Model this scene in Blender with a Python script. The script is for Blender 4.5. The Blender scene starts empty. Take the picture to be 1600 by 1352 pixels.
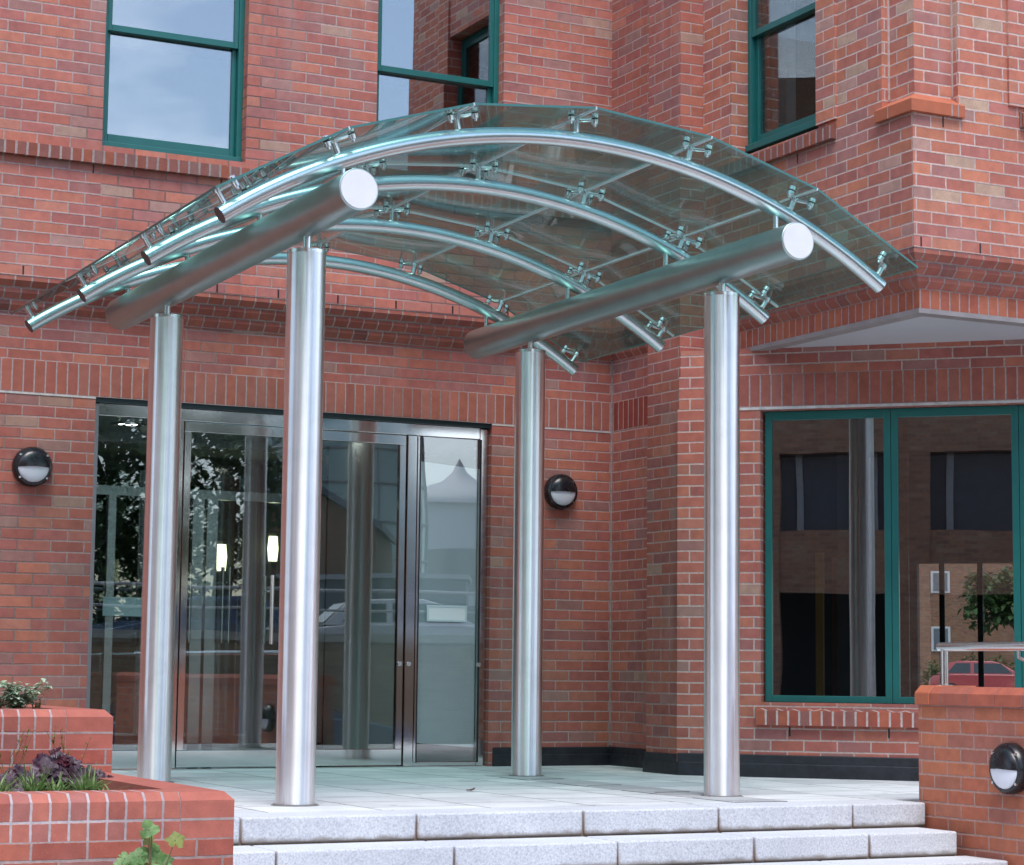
import bpy, bmesh, math, random
from mathutils import Vector, Matrix
random.seed(11)
SC = bpy.context.scene
COL = SC.collection
PI = math.pi
R_ = math.radians

# ------------------------------------------------------------------ node helpers
class NB:
    """small node-tree builder"""
    def __init__(s, name):
        s.m = bpy.data.materials.new(name); s.m.use_nodes = True
        s.nt = s.m.node_tree; s.nt.nodes.clear()
        s.out = s.n('ShaderNodeOutputMaterial')
    def n(s, t, **k):
        x = s.nt.nodes.new(t)
        for a, b in k.items(): setattr(x, a, b)
        return x
    def l(s, a, b): s.nt.links.new(a, b)
    def val(s, sock, v):
        if hasattr(v, 'is_linked') or isinstance(v, bpy.types.NodeSocket): s.l(v, sock)
        else: sock.default_value = v
    def math(s, op, a, b=None, c=None, clamp=False):
        x = s.n('ShaderNodeMath', operation=op); x.use_clamp = clamp
        s.val(x.inputs[0], a)
        if b is not None: s.val(x.inputs[1], b)
        if c is not None: s.val(x.inputs[2], c)
        return x.outputs[0]
    def mix(s, fac, a, b, blend='MIX'):
        x = s.n('ShaderNodeMix', data_type='RGBA', blend_type=blend)
        s.val(x.inputs[0], fac); s.val(x.inputs[6], a); s.val(x.inputs[7], b)
        return x.outputs[2]
    def sstep(s, v, lo, hi, a=0.0, b=1.0):
        x = s.n('ShaderNodeMapRange', interpolation_type='SMOOTHSTEP')
        s.val(x.inputs[0], v); x.inputs[1].default_value = lo; x.inputs[2].default_value = hi
        x.inputs[3].default_value = a; x.inputs[4].default_value = b
        return x.outputs[0]
    def noise(s, vec, scale, detail=3, rough=.55, dim='3D', out=0):
        x = s.n('ShaderNodeTexNoise', noise_dimensions=dim)
        if vec is not None: s.l(vec, x.inputs['Vector'])
        x.inputs['Scale'].default_value = scale; x.inputs['Detail'].default_value = detail
        x.inputs['Roughness'].default_value = rough
        return x.outputs[out]
    def ramp(s, fac, stops, interp='LINEAR'):
        x = s.n('ShaderNodeValToRGB'); r = x.color_ramp; r.interpolation = interp
        while len(r.elements) < len(stops): r.elements.new(.5)
        for e, (p, c) in zip(r.elements, stops):
            e.position = p; e.color = (*c, 1) if len(c) == 3 else c
        s.l(fac, x.inputs[0]); return x.outputs[0]
    def bump(s, h, strength=.5, dist=.01):
        x = s.n('ShaderNodeBump'); x.inputs['Strength'].default_value = strength
        x.inputs['Distance'].default_value = dist; s.l(h, x.inputs['Height']); return x.outputs[0]
    def bsdf(s, color, rough=.6, metal=0., normal=None, spec=.5, **k):
        x = s.n('ShaderNodeBsdfPrincipled')
        s.val(x.inputs['Base Color'], color if not isinstance(color, tuple) else (*color, 1)[:4])
        s.val(x.inputs['Roughness'], rough); s.val(x.inputs['Metallic'], metal)
        x.inputs['Specular IOR Level'].default_value = spec
        if normal is not None: s.l(normal, x.inputs['Normal'])
        for a, b in k.items(): s.val(x.inputs[a.replace('_', ' ')], b)
        return x.outputs[0]
    def done(s, sh):
        s.l(sh, s.out.inputs['Surface']); return s.m
    def obj_co(s): return s.n('ShaderNodeTexCoord').outputs['Object']
    def geo_pos(s): return s.n('ShaderNodeNewGeometry').outputs['Position']

def simple(name, col, rough=.6, metal=0., spec=.5, var=.12, vscale=6., bump=.0, bscale=60, **k):
    b = NB(name); p = b.geo_pos()
    nz = b.noise(p, vscale, 4)
    c = b.mix(1.0, (*col, 1), b.ramp(nz, [(.25, (1 - var,) * 3), (.75, (1 + var,) * 3)]), 'MULTIPLY')
    nrm = b.bump(b.noise(p, bscale, 3), bump, .004) if bump else None
    r = b.math('ADD', b.math('MULTIPLY', b.noise(p, vscale * 2.3, 3), .16), rough - .08)
    return b.done(b.bsdf(c, r, metal, nrm, spec, **k))

PALETTE = [(0.00, (.425, .140, .102)), (.14, (.39, .128, .100)), (.28, (.45, .160, .108)), (.42, (.375, .128, .108)), (.55, (.415, .150, .116)),
           (.67, (.345, .138, .126)), (.75, (.42, .142, .104)), (.84, (.345, .168, .148)), (.90, (.44, .175, .125)), (.960, (.345, .195, .165)), (.985, (.385, .240, .185))]
PAL_SOLDIER = [(0, (.37, .122, .086)), (.25, (.40, .136, .096)), (.5, (.355, .115, .088)), (.75, (.38, .142, .108))]
PAL_COPING = [(0, (.42, .132, .098)), (.3, (.40, .122, .092)), (.6, (.44, .146, .106)), (.85, (.38, .140, .116))]
PAL_SILL = [(0, (.30, .095, .065)), (.3, (.27, .10, .08)), (.6, (.33, .10, .06)), (.8, (.26, .13, .115))]

def brick_mat(name, bw=.225, bh=.075, stag=.5, mw=.0105, pal=PALETTE, m_light=(.42, .295, .275), m_dark=(.25, .165, .15),
              u0=0., v0=2.5, rough=.82, bump=.55, dark_bias=0., speck=.28, stain=.36, seed=0., vclamp=None):
    b = NB(name)
    uv = b.n('ShaderNodeUVMap', uv_map='UVMap').outputs[0]
    pos = b.geo_pos()
    sx = b.n('ShaderNodeSeparateXYZ'); b.l(uv, sx.inputs[0])
    # hand laid joints wander a little
    wob = b.math('MULTIPLY', b.math('SUBTRACT', b.noise(pos, 7., 2), .5), .006)
    wob2 = b.math('MULTIPLY', b.math('SUBTRACT', b.noise(pos, 9.3, 2, out=0), .5), .006)
    u = b.math('ADD', b.math('SUBTRACT', sx.outputs[0], u0), wob2)
    vraw = b.math('SUBTRACT', sx.outputs[1], v0)
    if vclamp: vraw = b.math('MINIMUM', b.math('MAXIMUM', vraw, vclamp[0]), vclamp[1])   # one brick runs over the arris
    v = b.math('ADD', vraw, wob)
    rv = b.math('DIVIDE', v, bh); row = b.math('FLOOR', rv)
    odd = b.math('MODULO', b.math('ABSOLUTE', row), 2.0)
    ru = b.math('ADD', b.math('DIVIDE', u, bw), b.math('MULTIPLY', odd, stag)); col = b.math('FLOOR', ru)
    fu = b.math('FRACT', ru); fv = b.math('FRACT', rv)
    du = b.math('MULTIPLY', b.math('MINIMUM', fu, b.math('SUBTRACT', 1.0, fu)), bw)
    dv = b.math('MULTIPLY', b.math('MINIMUM', fv, b.math('SUBTRACT', 1.0, fv)), bh)
    d = b.math('MINIMUM', du, dv)
    ragged = b.math('MULTIPLY', b.math('SUBTRACT', b.noise(pos, 90., 3), .5), .005)
    d2 = b.math('ADD', d, ragged)
    mask = b.sstep(d2, mw / 2 - .0016, mw / 2 + .0018)
    cid = b.n('ShaderNodeCombineXYZ'); b.l(col, cid.inputs[0]); b.l(row, cid.inputs[1]); cid.inputs[2].default_value = seed
    wn = b.n('ShaderNodeTexWhiteNoise', noise_dimensions='3D'); b.l(cid.outputs[0], wn.inputs['Vector'])
    rnd = wn.outputs['Value']; rs = b.n('ShaderNodeSeparateColor'); b.l(wn.outputs['Color'], rs.inputs[0])
    base = b.ramp(rnd, pal, 'CONSTANT')
    base = b.mix(1., base, b.ramp(rs.outputs[1], [(0, (.90,) * 3), (1, (1.10,) * 3)]), 'MULTIPLY')
    # kiss marks, sand face, iron spots
    cl = b.noise(pos, 13., 4)
    base = b.mix(1., base, b.ramp(cl, [(.3, (.86, .84, .86)), (.7, (1.12, 1.12, 1.1))]), 'MULTIPLY')
    sp = b.noise(pos, 210., 2)
    base = b.mix(b.sstep(sp, .60, .72, 0, speck), base, (.10, .045, .04, 1))
    sp2 = b.noise(pos, 160., 2, .5)
    base = b.mix(b.sstep(sp2, .64, .74, 0, .30), base, (.50, .27, .20, 1))
    # mortar: pale in most places, smoke-dark in others
    big = b.noise(pos, .55, 2)
    mo = b.mix(b.sstep(b.math('ADD', big, dark_bias), .47, .60), (*m_light, 1), (*m_dark, 1))
    mo = b.mix(1., mo, b.ramp(b.noise(pos, 40., 3), [(.3, (.82,) * 3), (.7, (1.15,) * 3)]), 'MULTIPLY')
    c = b.mix(mask, mo, base)
    # lime bloom and weather streaks
    st = b.n('ShaderNodeMapping'); st.inputs['Scale'].default_value = (2.2, 2.2, .5); b.l(pos, st.inputs[0])
    bl = b.noise(st.outputs[0], 1.4, 5, .6)
    c = b.mix(b.sstep(bl, .52, .78, 0, stain), c, (.46, .33, .30, 1))
    c = b.mix(b.sstep(b.noise(st.outputs[0], 2.6, 5, .65), .60, .85, 0, stain * .9), c, (.12, .07, .06, 1))
    h = b.math('ADD', b.math('MULTIPLY', mask, 1.0), b.math('ADD', b.math('MULTIPLY', b.noise(pos, 120., 4), .35), b.math('MULTIPLY', rs.outputs[2], .18)))
    return b.done(b.bsdf(c, b.math('ADD', rough - .1, b.math('MULTIPLY', cl, .2)), 0., b.bump(h, bump, .006), .3))

def glass_mat(name, tint, f0, rough=.0, wav=.0, film=0.):
    b = NB(name)
    lw = b.n('ShaderNodeLayerWeight'); lw.inputs[0].default_value = .5
    fac = b.math('ADD', f0, b.math('MULTIPLY', b.math('POWER', lw.outputs['Facing'], 5.0), 1 - f0), clamp=True)
    tr = b.n('ShaderNodeBsdfTransparent'); tr.inputs[0].default_value = (*tint, 1)
    gl = b.n('ShaderNodeBsdfGlossy'); gl.inputs['Roughness'].default_value = rough
    if wav:
        nz = b.noise(b.geo_pos(), 1.1, 1)
        b.l(b.bump(nz, wav, .02), gl.inputs['Normal'])
    body = tr.outputs[0]
    if film:
        tl = b.n('ShaderNodeBsdfTranslucent'); tl.inputs[0].default_value = (.66, .80, .77, 1); df = b.n('ShaderNodeBsdfDiffuse'); df.inputs[0].default_value = (.66, .80, .77, 1)
        m0 = b.n('ShaderNodeMixShader'); m0.inputs[0].default_value = .35; b.l(tl.outputs[0], m0.inputs[1]); b.l(df.outputs[0], m0.inputs[2])
        m1 = b.n('ShaderNodeMixShader'); b.val(m1.inputs[0], b.sstep(b.noise(b.geo_pos(), 2.3, 5, .65), .3, .75, film * .9, film * 1.1)); b.l(body, m1.inputs[1]); b.l(m0.outputs[0], m1.inputs[2]); body = m1.outputs[0]
    mx = b.n('ShaderNodeMixShader'); b.l(fac, mx.inputs[0]); b.l(body, mx.inputs[1]); b.l(gl.outputs[0], mx.inputs[2])
    return b.done(mx.outputs[0])

def steel_mat(name, base=(.62, .63, .64), rough=.24, aniso=0., tangent='Z', scr=.05, stretch=(1, 1, 1)):
    b = NB(name); co = b.obj_co()
    mp = b.n('ShaderNodeMapping'); mp.inputs['Scale'].default_value = stretch; b.l(co, mp.inputs[0])
    g = b.noise(mp.outputs[0], 60., 4, .6)
    r = b.math('ADD', rough - scr / 2, b.math('MULTIPLY', g, scr))
    sm = b.noise(b.geo_pos(), 5., 4)
    c = b.mix(1., (*base, 1), b.ramp(sm, [(.3, (.93,) * 3), (.7, (1.04,) * 3)]), 'MULTIPLY')
    if aniso:
        mq = b.n('ShaderNodeMapping'); mq.inputs['Scale'].default_value = (1, 1, .006); b.l(co, mq.inputs[0])
        c = b.mix(1., c, b.ramp(b.noise(mq.outputs[0], 30., 4, .65), [(.3, (.78,) * 3), (.48, (1.0,) * 3), (.7, (1.09,) * 3)]), 'MULTIPLY')
        sm2 = b.noise(b.geo_pos(), 2.2, 5, .7); c = b.mix(b.sstep(sm2, .55, .75, 0, .22), c, (.45, .45, .45, 1))
    nrm = b.bump(g, .04, .001)
    k = {}
    if aniso:
        t = b.n('ShaderNodeTangent', direction_type='RADIAL', axis=tangent)
        k = dict(Anisotropic=aniso, Anisotropic_Rotation=.25, Tangent=t.outputs[0])
    return b.done(b.bsdf(c, r, 1., nrm, .5, **k))

def emit_mat(name, col, st):
    b = NB(name); e = b.n('ShaderNodeEmission'); e.inputs[0].default_value = (*col, 1); e.inputs[1].default_value = st
    return b.done(e.outputs[0])

def leaf_mat(name, c1, c2, rough=.5, trans=.25):
    b = NB(name); oi = b.n('ShaderNodeObjectInfo'); p = b.geo_pos()
    n1 = b.noise(p, 26., 3); c = b.mix(b.sstep(n1, .35, .65), (*c1, 1), (*c2, 1))
    c = b.mix(1., c, b.ramp(b.noise(p, 7., 2), [(.3, (.7,) * 3), (.7, (1.25,) * 3)]), 'MULTIPLY')
    bs = b.bsdf(c, rough, 0., b.bump(b.noise(p, 90., 3), .3, .003), .4)
    tl = b.n('ShaderNodeBsdfTranslucent'); b.l(c, tl.inputs[0])
    mx = b.n('ShaderNodeMixShader'); mx.inputs[0].default_value = trans; b.l(bs, mx.inputs[1]); b.l(tl.outputs[0], mx.inputs[2])
    return b.done(mx.outputs[0])

def granite_mat():
    b = NB('granite'); p = b.geo_pos()
    n1 = b.noise(p, 95., 4, .7); n2 = b.noise(p, 160., 2, .5)
    c = b.ramp(n1, [(.30, (.40, .42, .46)), (.46, (.58, .605, .645)), (.58, (.67, .69, .725)), (.72, (.78, .795, .81))])
    c = b.mix(b.sstep(n2, .60, .70, 0, .40), c, (.24, .25, .28, 1))
    # damp grime gathers along the foot and the worn lip stays pale
    sp = b.n('ShaderNodeSeparateXYZ'); b.l(b.n('ShaderNodeTexCoord').outputs['Generated'], sp.inputs[0])
    g = b.math('ADD', sp.outputs[2], b.math('MULTIPLY', b.math('SUBTRACT', b.noise(p, 9., 4), .5), .42))
    c = b.mix(b.sstep(g, .04, .26, .80, 0), c, (.20, .165, .13, 1))
    ex = b.math('MINIMUM', sp.outputs[0], b.math('SUBTRACT', 1., sp.outputs[0]))   # rusty runs at the block ends
    e2 = b.math('ADD', b.math('ADD', ex, b.math('MULTIPLY', sp.outputs[2], .022)), b.math('MULTIPLY', b.math('SUBTRACT', b.noise(p, 14., 4), .5), .035))
    c = b.mix(b.sstep(e2, .0, .030, .75, 0), c, (.27, .17, .125, 1))
    c = b.mix(b.sstep(b.noise(p, 4.3, 5, .7), .58, .74, 0, .30), c, (.30, .30, .31, 1))
    c = b.mix(1., c, b.ramp(b.noise(p, 2.1, 4), [(.3, (.88, .88, .89)), (.7, (1.07, 1.07, 1.06))]), 'MULTIPLY')
    return b.done(b.bsdf(c, .75, 0., b.bump(n1, .35, .003), .35))

def paving_mat(name, bw, bh, base, mort, v0=0., u0=0.):
    b = NB(name); uv = b.n('ShaderNodeUVMap', uv_map='UVMap').outputs[0]; p = b.geo_pos()
    sx = b.n('ShaderNodeSeparateXYZ'); b.l(uv, sx.inputs[0])
    u = b.math('SUBTRACT', sx.outputs[0], u0); v = b.math('SUBTRACT', sx.outputs[1], v0)
    ru = b.math('DIVIDE', u, bw); row = b.math('FLOOR', ru)
    rv = b.math('ADD', b.math('DIVIDE', v, bh), b.math('MULTIPLY', b.math('MODULO', b.math('ABSOLUTE', row), 2.), .5)); col = b.math('FLOOR', rv)
    fu = b.math('FRACT', ru); fv = b.math('FRACT', rv)
    d = b.math('MINIMUM', b.math('MULTIPLY', b.math('MINIMUM', fu, b.math('SUBTRACT', 1., fu)), bw), b.math('MULTIPLY', b.math('MINIMUM', fv, b.math('SUBTRACT', 1., fv)), bh))
    d = b.math('ADD', d, b.math('MULTIPLY', b.math('SUBTRACT', b.noise(p, 30., 3), .5), .008))
    mask = b.sstep(d, .0035, .009)
    ci = b.n('ShaderNodeCombineXYZ'); b.l(row, ci.inputs[0]); b.l(col, ci.inputs[1])
    wn = b.n('ShaderNodeTexWhiteNoise', noise_dimensions='2D'); b.l(ci.outputs[0], wn.inputs['Vector'])
    c = b.mix(1., (*base, 1), b.ramp(wn.outputs['Value'], [(0, (.86, .87, .88)), (1, (1.08, 1.08, 1.07))]), 'MULTIPLY')
    c = b.mix(1., c, b.ramp(b.noise(p, 3.2, 5, .6), [(.3, (.80, .81, .82)), (.7, (1.08,) * 3)]), 'MULTIPLY')
    c = b.mix(1., c, b.ramp(b.noise(p, 140., 3), [(.3, (.86,) * 3), (.7, (1.1,) * 3)]), 'MULTIPLY')
    c = b.mix(b.sstep(b.noise(p, 1.3, 5, .65), .60, .72, 0, .45), c, (.23, .235, .24, 1))
    c = b.mix(b.sstep(b.noise(p, 11., 5, .7), .62, .74, 0, .35), c, (.20, .20, .195, 1))
    vo = b.n('ShaderNodeTexVoronoi', feature='DISTANCE_TO_EDGE') ; vo.feature = 'F1'; b.l(p, vo.inputs['Vector']); vo.inputs['Scale'].default_value = 3.1
    c = b.mix(b.sstep(vo.outputs['Distance'], .05, .085, .55, 0), c, (.12, .115, .11, 1))
    c = b.mix(mask, (*mort, 1), c)
    return b.done(b.bsdf(c, .78, 0., b.bump(b.math('ADD', b.math('MULTIPLY', mask, .6), b.math('MULTIPLY', b.noise(p, 80., 4), .3)), .35, .005), .35))

PAL_BAY_LIT = [(0.00, (.52, .185, .120)), (.14, (.47, .165, .120)), (.28, (.54, .200, .122)), (.42, (.45, .165, .135)), (.55, (.50, .190, .138)),
           (.66, (.42, .190, .168)), (.74, (.51, .182, .122)), (.82, (.42, .225, .195)), (.88, (.53, .215, .140)), (.935, (.47, .275, .225)), (.97, (.50, .335, .245))]  # bay brick mix, lightened so the colour carries the bay's open-sky light
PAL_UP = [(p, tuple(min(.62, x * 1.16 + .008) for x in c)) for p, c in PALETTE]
M = {}
M['mortar_grey'] = simple('mortar_pointing', (.36, .29, .275), .9, var=.25, vscale=25)
M['mortar_pale'] = simple('mortar_pointing_pale', (.52, .42, .39), .9, var=.2, vscale=25)
M['brick'] = brick_mat('brick')
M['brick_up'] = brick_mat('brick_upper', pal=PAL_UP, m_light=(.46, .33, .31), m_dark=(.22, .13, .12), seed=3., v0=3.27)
M['brick_bay'] = brick_mat('brick_bay', pal=PAL_BAY_LIT, speck=.4, m_light=(.59, .44, .395), m_dark=(.48, .35, .315), v0=3.27, seed=5., u0=.05)
M['brick_ret'] = brick_mat('brick_return', bw=.225, m_light=(.44, .31, .285), seed=6., u0=.02)
M['brick_low'] = brick_mat('brick_window_wall', m_light=(.52, .40, .36), m_dark=(.46, .35, .32), seed=7., u0=.03)
M['brick_wall'] = brick_mat('brick_cheek_wall', m_light=(.42, .26, .22), m_dark=(.36, .20, .17), seed=8., v0=.53, pal=[(0, (.44, .148, .085)), (.2, (.41, .155, .10)), (.4, (.47, .165, .09)), (.6, (.40, .15, .11)), (.8, (.42, .135, .08))])
M['brick_planter'] = brick_mat('brick_planter', m_light=(.38, .29, .28), m_dark=(.30, .22, .21), seed=9., stain=.5, v0=.0045, u0=.1, pal=[(0, (.40, .112, .078)), (.3, (.37, .102, .074)), (.6, (.42, .125, .084)), (.82, (.31, .130, .115)), (.9, (.38, .115, .08))])
M['brick_planter_rear'] = brick_mat('brick_planter_rear', m_light=(.44, .34, .33), m_dark=(.34, .26, .25), seed=10., stain=.5, v0=.300, pal=[(0, (.40, .112, .078)), (.3, (.37, .102, .074)), (.6, (.42, .125, .084)), (.82, (.31, .130, .115)), (.9, (.38, .115, .08))])
M['soldier'] = brick_mat('brick_soldier', bw=.075, bh=.225, stag=0., v0=2.51, pal=PAL_SOLDIER, m_light=(.42, .34, .33), m_dark=(.30, .22, .21), stain=.12)
M['soldier_vent'] = brick_mat('brick_soldier_panel', bw=.075, bh=.225, stag=0., v0=2.51, u0=.02, pal=[(0, (.27, .055, .04)), (.5, (.30, .065, .045))], m_light=(.46, .33, .30), stain=.05)
M['header'] = brick_mat('brick_header_edge', bw=.075, bh=.15, stag=0., v0=2.92, pal=[(0, (.44, .135, .075)), (.3, (.41, .115, .07)), (.6, (.46, .15, .085)), (.8, (.40, .14, .10))], m_light=(.60, .45, .40), m_dark=(.42, .30, .28), stain=.1)
M['corbel'] = brick_mat('brick_corbel', bw=.1125, bh=.075, stag=.5, v0=3.045, pal=PAL_SOLDIER + [(.9, (.25, .10, .085))], m_light=(.42, .34, .32), m_dark=(.34, .26, .245), stain=.1)
M['sill'] = brick_mat('brick_sill', bw=.075, bh=.4, stag=0., v0=3.9, pal=PAL_SILL, m_light=(.40, .31, .29), m_dark=(.32, .25, .235), mw=.016, stain=.15)
M['sill_low'] = brick_mat('brick_sill_low', bw=.0755, bh=.4, stag=0., v0=.2, u0=.035, pal=[(0, (.36, .095, .062)), (.3, (.31, .10, .08)), (.6, (.38, .11, .065)), (.8, (.29, .12, .105))], m_light=(.56, .47, .44), m_dark=(.50, .42, .40), mw=.014, stain=.1)
M['coping'] = brick_mat('brick_coping', bw=.0765, bh=.075, stag=0., v0=.005, vclamp=(.02, .128), u0=-5.03 - .225 + .0765 * 60, pal=PAL_COPING, m_light=(.50, .42, .43), m_dark=(.33, .25, .25), mw=.0105, stain=.42)
M['coping_rear'] = brick_mat('brick_coping_rear', bw=.0765, bh=.075, stag=0., v0=.300, vclamp=(.02, .128), u0=-5.03 - .225 + .0765 * 60, pal=PAL_COPING, m_light=(.45, .36, .36), m_dark=(.33, .25, .25), mw=.010, stain=.4)
M['coping_plain'] = brick_mat('brick_coping_plain', bw=6., bh=6., stag=0., v0=.0, u0=.0, pal=PAL_COPING, m_light=(.36, .13, .10), m_dark=(.34, .12, .09), mw=.006, stain=.12)
M['coping_wall'] = brick_mat('brick_coping_wall', bw=.225, bh=.3, stag=0., v0=.45, u0=.07, pal=[(0, (.40, .125, .085)), (.4, (.38, .135, .10)), (.7, (.42, .12, .075))], m_light=(.33, .16, .13), m_dark=(.28, .12, .10), mw=.006, stain=.12)
M['terracotta'] = simple('terracotta', (.44, .125, .062), .8, var=.14, vscale=9, bump=.3)
M['far_brick'] = brick_mat('far_brick', m_light=(.24, .17, .14), m_dark=(.2, .14, .11), pal=[(0, (.19, .09, .055)), (.3, (.23, .105, .06)), (.6, (.16, .08, .055)), (.8, (.21, .12, .07))], v0=0., stain=.1)
M['retaining_brick'] = brick_mat('retaining_brick', bh=.1, bw=.3, m_light=(.34, .27, .2), m_dark=(.3, .23, .18), mw=.02, pal=[(0, (.30, .19, .11)), (.3, (.36, .24, .14)), (.6, (.26, .16, .10)), (.8, (.33, .21, .13))], v0=0., stain=.1)
M['bitumen'] = simple('bitumen_paint', (.016, .018, .024), .5, var=.5, vscale=14, bump=.9, bscale=28)
M['granite'] = granite_mat()
M['paving'] = paving_mat('paving', .60, .45, (.69, .71, .72), (.15, .15, .145), u0=-5.03 + .1, v0=-.1)
M['asphalt'] = simple('asphalt', (.085, .085, .088), .85, var=.25, vscale=3, bump=.5, bscale=120)
M['yard'] = simple('yard_ground', (.17, .165, .15), .9, var=.2, vscale=1.0)
M['dirt_joint'] = simple('dirt_joint', (.30, .255, .215), .95, var=.3, vscale=20)
M['soil'] = simple('soil', (.055, .038, .027), .95, var=.4, vscale=30, bump=1., bscale=50)
M['soffit'] = simple('soffit_render', (.50, .51, .54), .75, var=.04, vscale=1.5)
M['angle'] = simple('steel_angle_paint', (.30, .27, .265), .6, var=.18, vscale=7)
M['lintel'] = simple('lintel_metal', (.55, .54, .52), .5, var=.25, vscale=16)
M['teal'] = simple('teal_paint', (.012, .135, .125), .32, var=.10, vscale=5)
M['teal_dk'] = simple('teal_paint_dark', (.010, .026, .030), .4, var=.12, vscale=5)
M['steel'] = steel_mat('brushed_steel', (.76, .78, .785), .24, .0)
M['steel_col'] = steel_mat('brushed_steel_column', (.93, .94, .95), .32, .95, 'Z', .02, (.3, .3, .02))
M['steel_tube'] = steel_mat('brushed_steel_tube', (.68, .78, .79), .26, 0., 'Y', .03)
M['steel_beam'] = steel_mat('brushed_steel_beam', (.45, .55, .54), .40, 0., 'Y', .05, (1, .04, 1))
M['steel_dk'] = steel_mat('dark_steel', (.30, .29, .29), .35)  # darker grey steel for jamb, brackets and rims
M['mirror'] = steel_mat('polished_steel', (.66, .65, .64), .07, scr=.02)
M['white_cap'] = simple('white_disc', (.76, .76, .765), .4, var=.07, vscale=9)
M['cap_dark'] = simple('rib_end_plate', (.075, .06, .065), .45, var=.2)
M['sealant'] = simple('base_sealant', (.16, .155, .15), .8, var=.4, vscale=30)
M['gasket'] = simple('black_gasket', (.012, .012, .013), .5, var=.1)
M['roof_glass'] = glass_mat('canopy_glass', (.56, .745, .70), .05, 0., .02, .026)
M['edge_glass'] = simple('glass_edge', (.05, .17, .16), .15, var=.1)
M['seal'] = simple('silicone_seal', (.62, .63, .66), .4, var=.1)
M['glass_up'] = glass_mat('window_glass_upper', (.86, .90, .90), .40, 0., .03)
M['glass_door'] = glass_mat('door_glass', (.87, .93, .915), .15, 0., .04)
M['glass_side'] = glass_mat('side_pane_glass', (.97, .985, .985), .19, 0., .03)
M['frost'] = simple('frosted_film', (.78, .87, .91), .6, var=.02)
M['glass_low'] = glass_mat('window_glass_low', (.84, .88, .87), .16, 0., .04)
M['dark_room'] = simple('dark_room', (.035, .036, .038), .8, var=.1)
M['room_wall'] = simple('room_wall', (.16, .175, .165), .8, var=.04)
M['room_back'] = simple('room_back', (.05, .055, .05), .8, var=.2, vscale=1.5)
M['room_floor'] = simple('room_floor_tile', (.13, .075, .05), .35, var=.2, vscale=2)
M['ceiling'] = simple('ceiling_paint', (.62, .66, .64), .8, var=.03)
M['white_board'] = simple('white_board', (.80, .83, .84), .5, var=.02)
M['paper'] = simple('paper', (.86, .87, .88), .6, var=.02)
M['ink'] = simple('grey_print', (.42, .44, .47), .6, var=.05)
M['perspex'] = simple('clear_holder', (.62, .70, .74), .2, var=.05)
M['lamp_black'] = simple('black_cast_metal', (.010, .011, .014), .28, var=.2, vscale=18, spec=.6)
M['diffuser'] = simple('opal_diffuser', (.80, .83, .90), .25, var=.02, vscale=4, Subsurface_Weight=.0)
M['screw'] = steel_mat('screw_steel', (.8, .8, .8), .2)
M['sconce_lit'] = emit_mat('lit_sconce', (1., .93, .62), 3.2)
M['downlight'] = emit_mat('lit_downlight', (1., .97, .9), 5.)
M['lumin'] = emit_mat('lit_louvre', (1., .98, .95), 7.)
M['orange_post'] = simple('oak_post', (.36, .19, .05), .5, var=.15, vscale=4)
M['grey_strip'] = simple('grey_post', (.20, .21, .24), .45, var=.08)
M['dk_post'] = simple('dark_post', (.045, .045, .048), .5, var=.15)
M['brown_panel'] = simple('brown_panel', (.14, .06, .045), .6, var=.15)
M['purple_leaf'] = leaf_mat('purple_leaf', (.060, .022, .042), (.105, .070, .090), .42, .12)
M['wine_leaf'] = leaf_mat('wine_leaf', (.085, .014, .028), (.05, .012, .02), .4, .2)
M['grass_blade'] = leaf_mat('grass_blade', (.13, .25, .065), (.28, .38, .15), .45, .3)
M['herb_leaf'] = leaf_mat('herb_leaf', (.36, .50, .34), (.55, .65, .50), .6, .25)
M['green_leaf'] = leaf_mat('green_leaf', (.13, .29, .08), (.24, .40, .14), .42, .3)
M['yellow_leaf'] = leaf_mat('yellow_leaf', (.20, .25, .05), (.28, .31, .09), .5, .3)
M['tree_leaf'] = leaf_mat('tree_leaf', (.035, .075, .022), (.065, .115, .035), .5, .25)
M['hedge_leaf'] = leaf_mat('hedge_leaf', (.10, .13, .045), (.16, .18, .07), .55, .25)
M['stem'] = simple('dry_stem', (.17, .12, .06), .8, var=.2)
M['bark'] = simple('bark', (.075, .055, .04), .9, var=.3, vscale=10, bump=.8, bscale=20)
M['car_red'] = simple('red_car_paint', (.36, .055, .06), .25, var=.03, Coat_Weight=.6)
M['car_white'] = simple('white_car_paint', (.72, .73, .74), .25, var=.02, Coat_Weight=.6)
M['car_blue'] = simple('blue_car_paint', (.05, .09, .17), .25, var=.03, Coat_Weight=.6)
M['car_grey'] = simple('silver_car_paint', (.42, .44, .46), .25, .3, var=.03, Coat_Weight=.6)
M['car_glass'] = simple('car_glass', (.02, .025, .028), .06, var=.02, spec=.8)
M['tyre'] = simple('tyre', (.02, .02, .02), .8, var=.1)
M['far_glass'] = simple('curtain_wall_glass', (.30, .40, .40), .12, var=.15, vscale=.25, spec=.8)
M['far_metal'] = simple('far_metal', (.30, .31, .32), .5, var=.1, vscale=.3)
M['far_white'] = simple('far_render', (.62, .64, .66), .7, var=.05, vscale=.3)
M['far_roof'] = simple('far_slate', (.14, .155, .18), .7, var=.2, vscale=1.2)
M['far_window'] = simple('far_window', (.12, .135, .16), .12, var=.1, spec=.7)
M['far_pale'] = simple('far_pale_frame', (.48, .48, .50), .6, var=.05)
M['stone_cap'] = simple('stone_cap', (.46, .44, .38), .8, var=.12)

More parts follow.
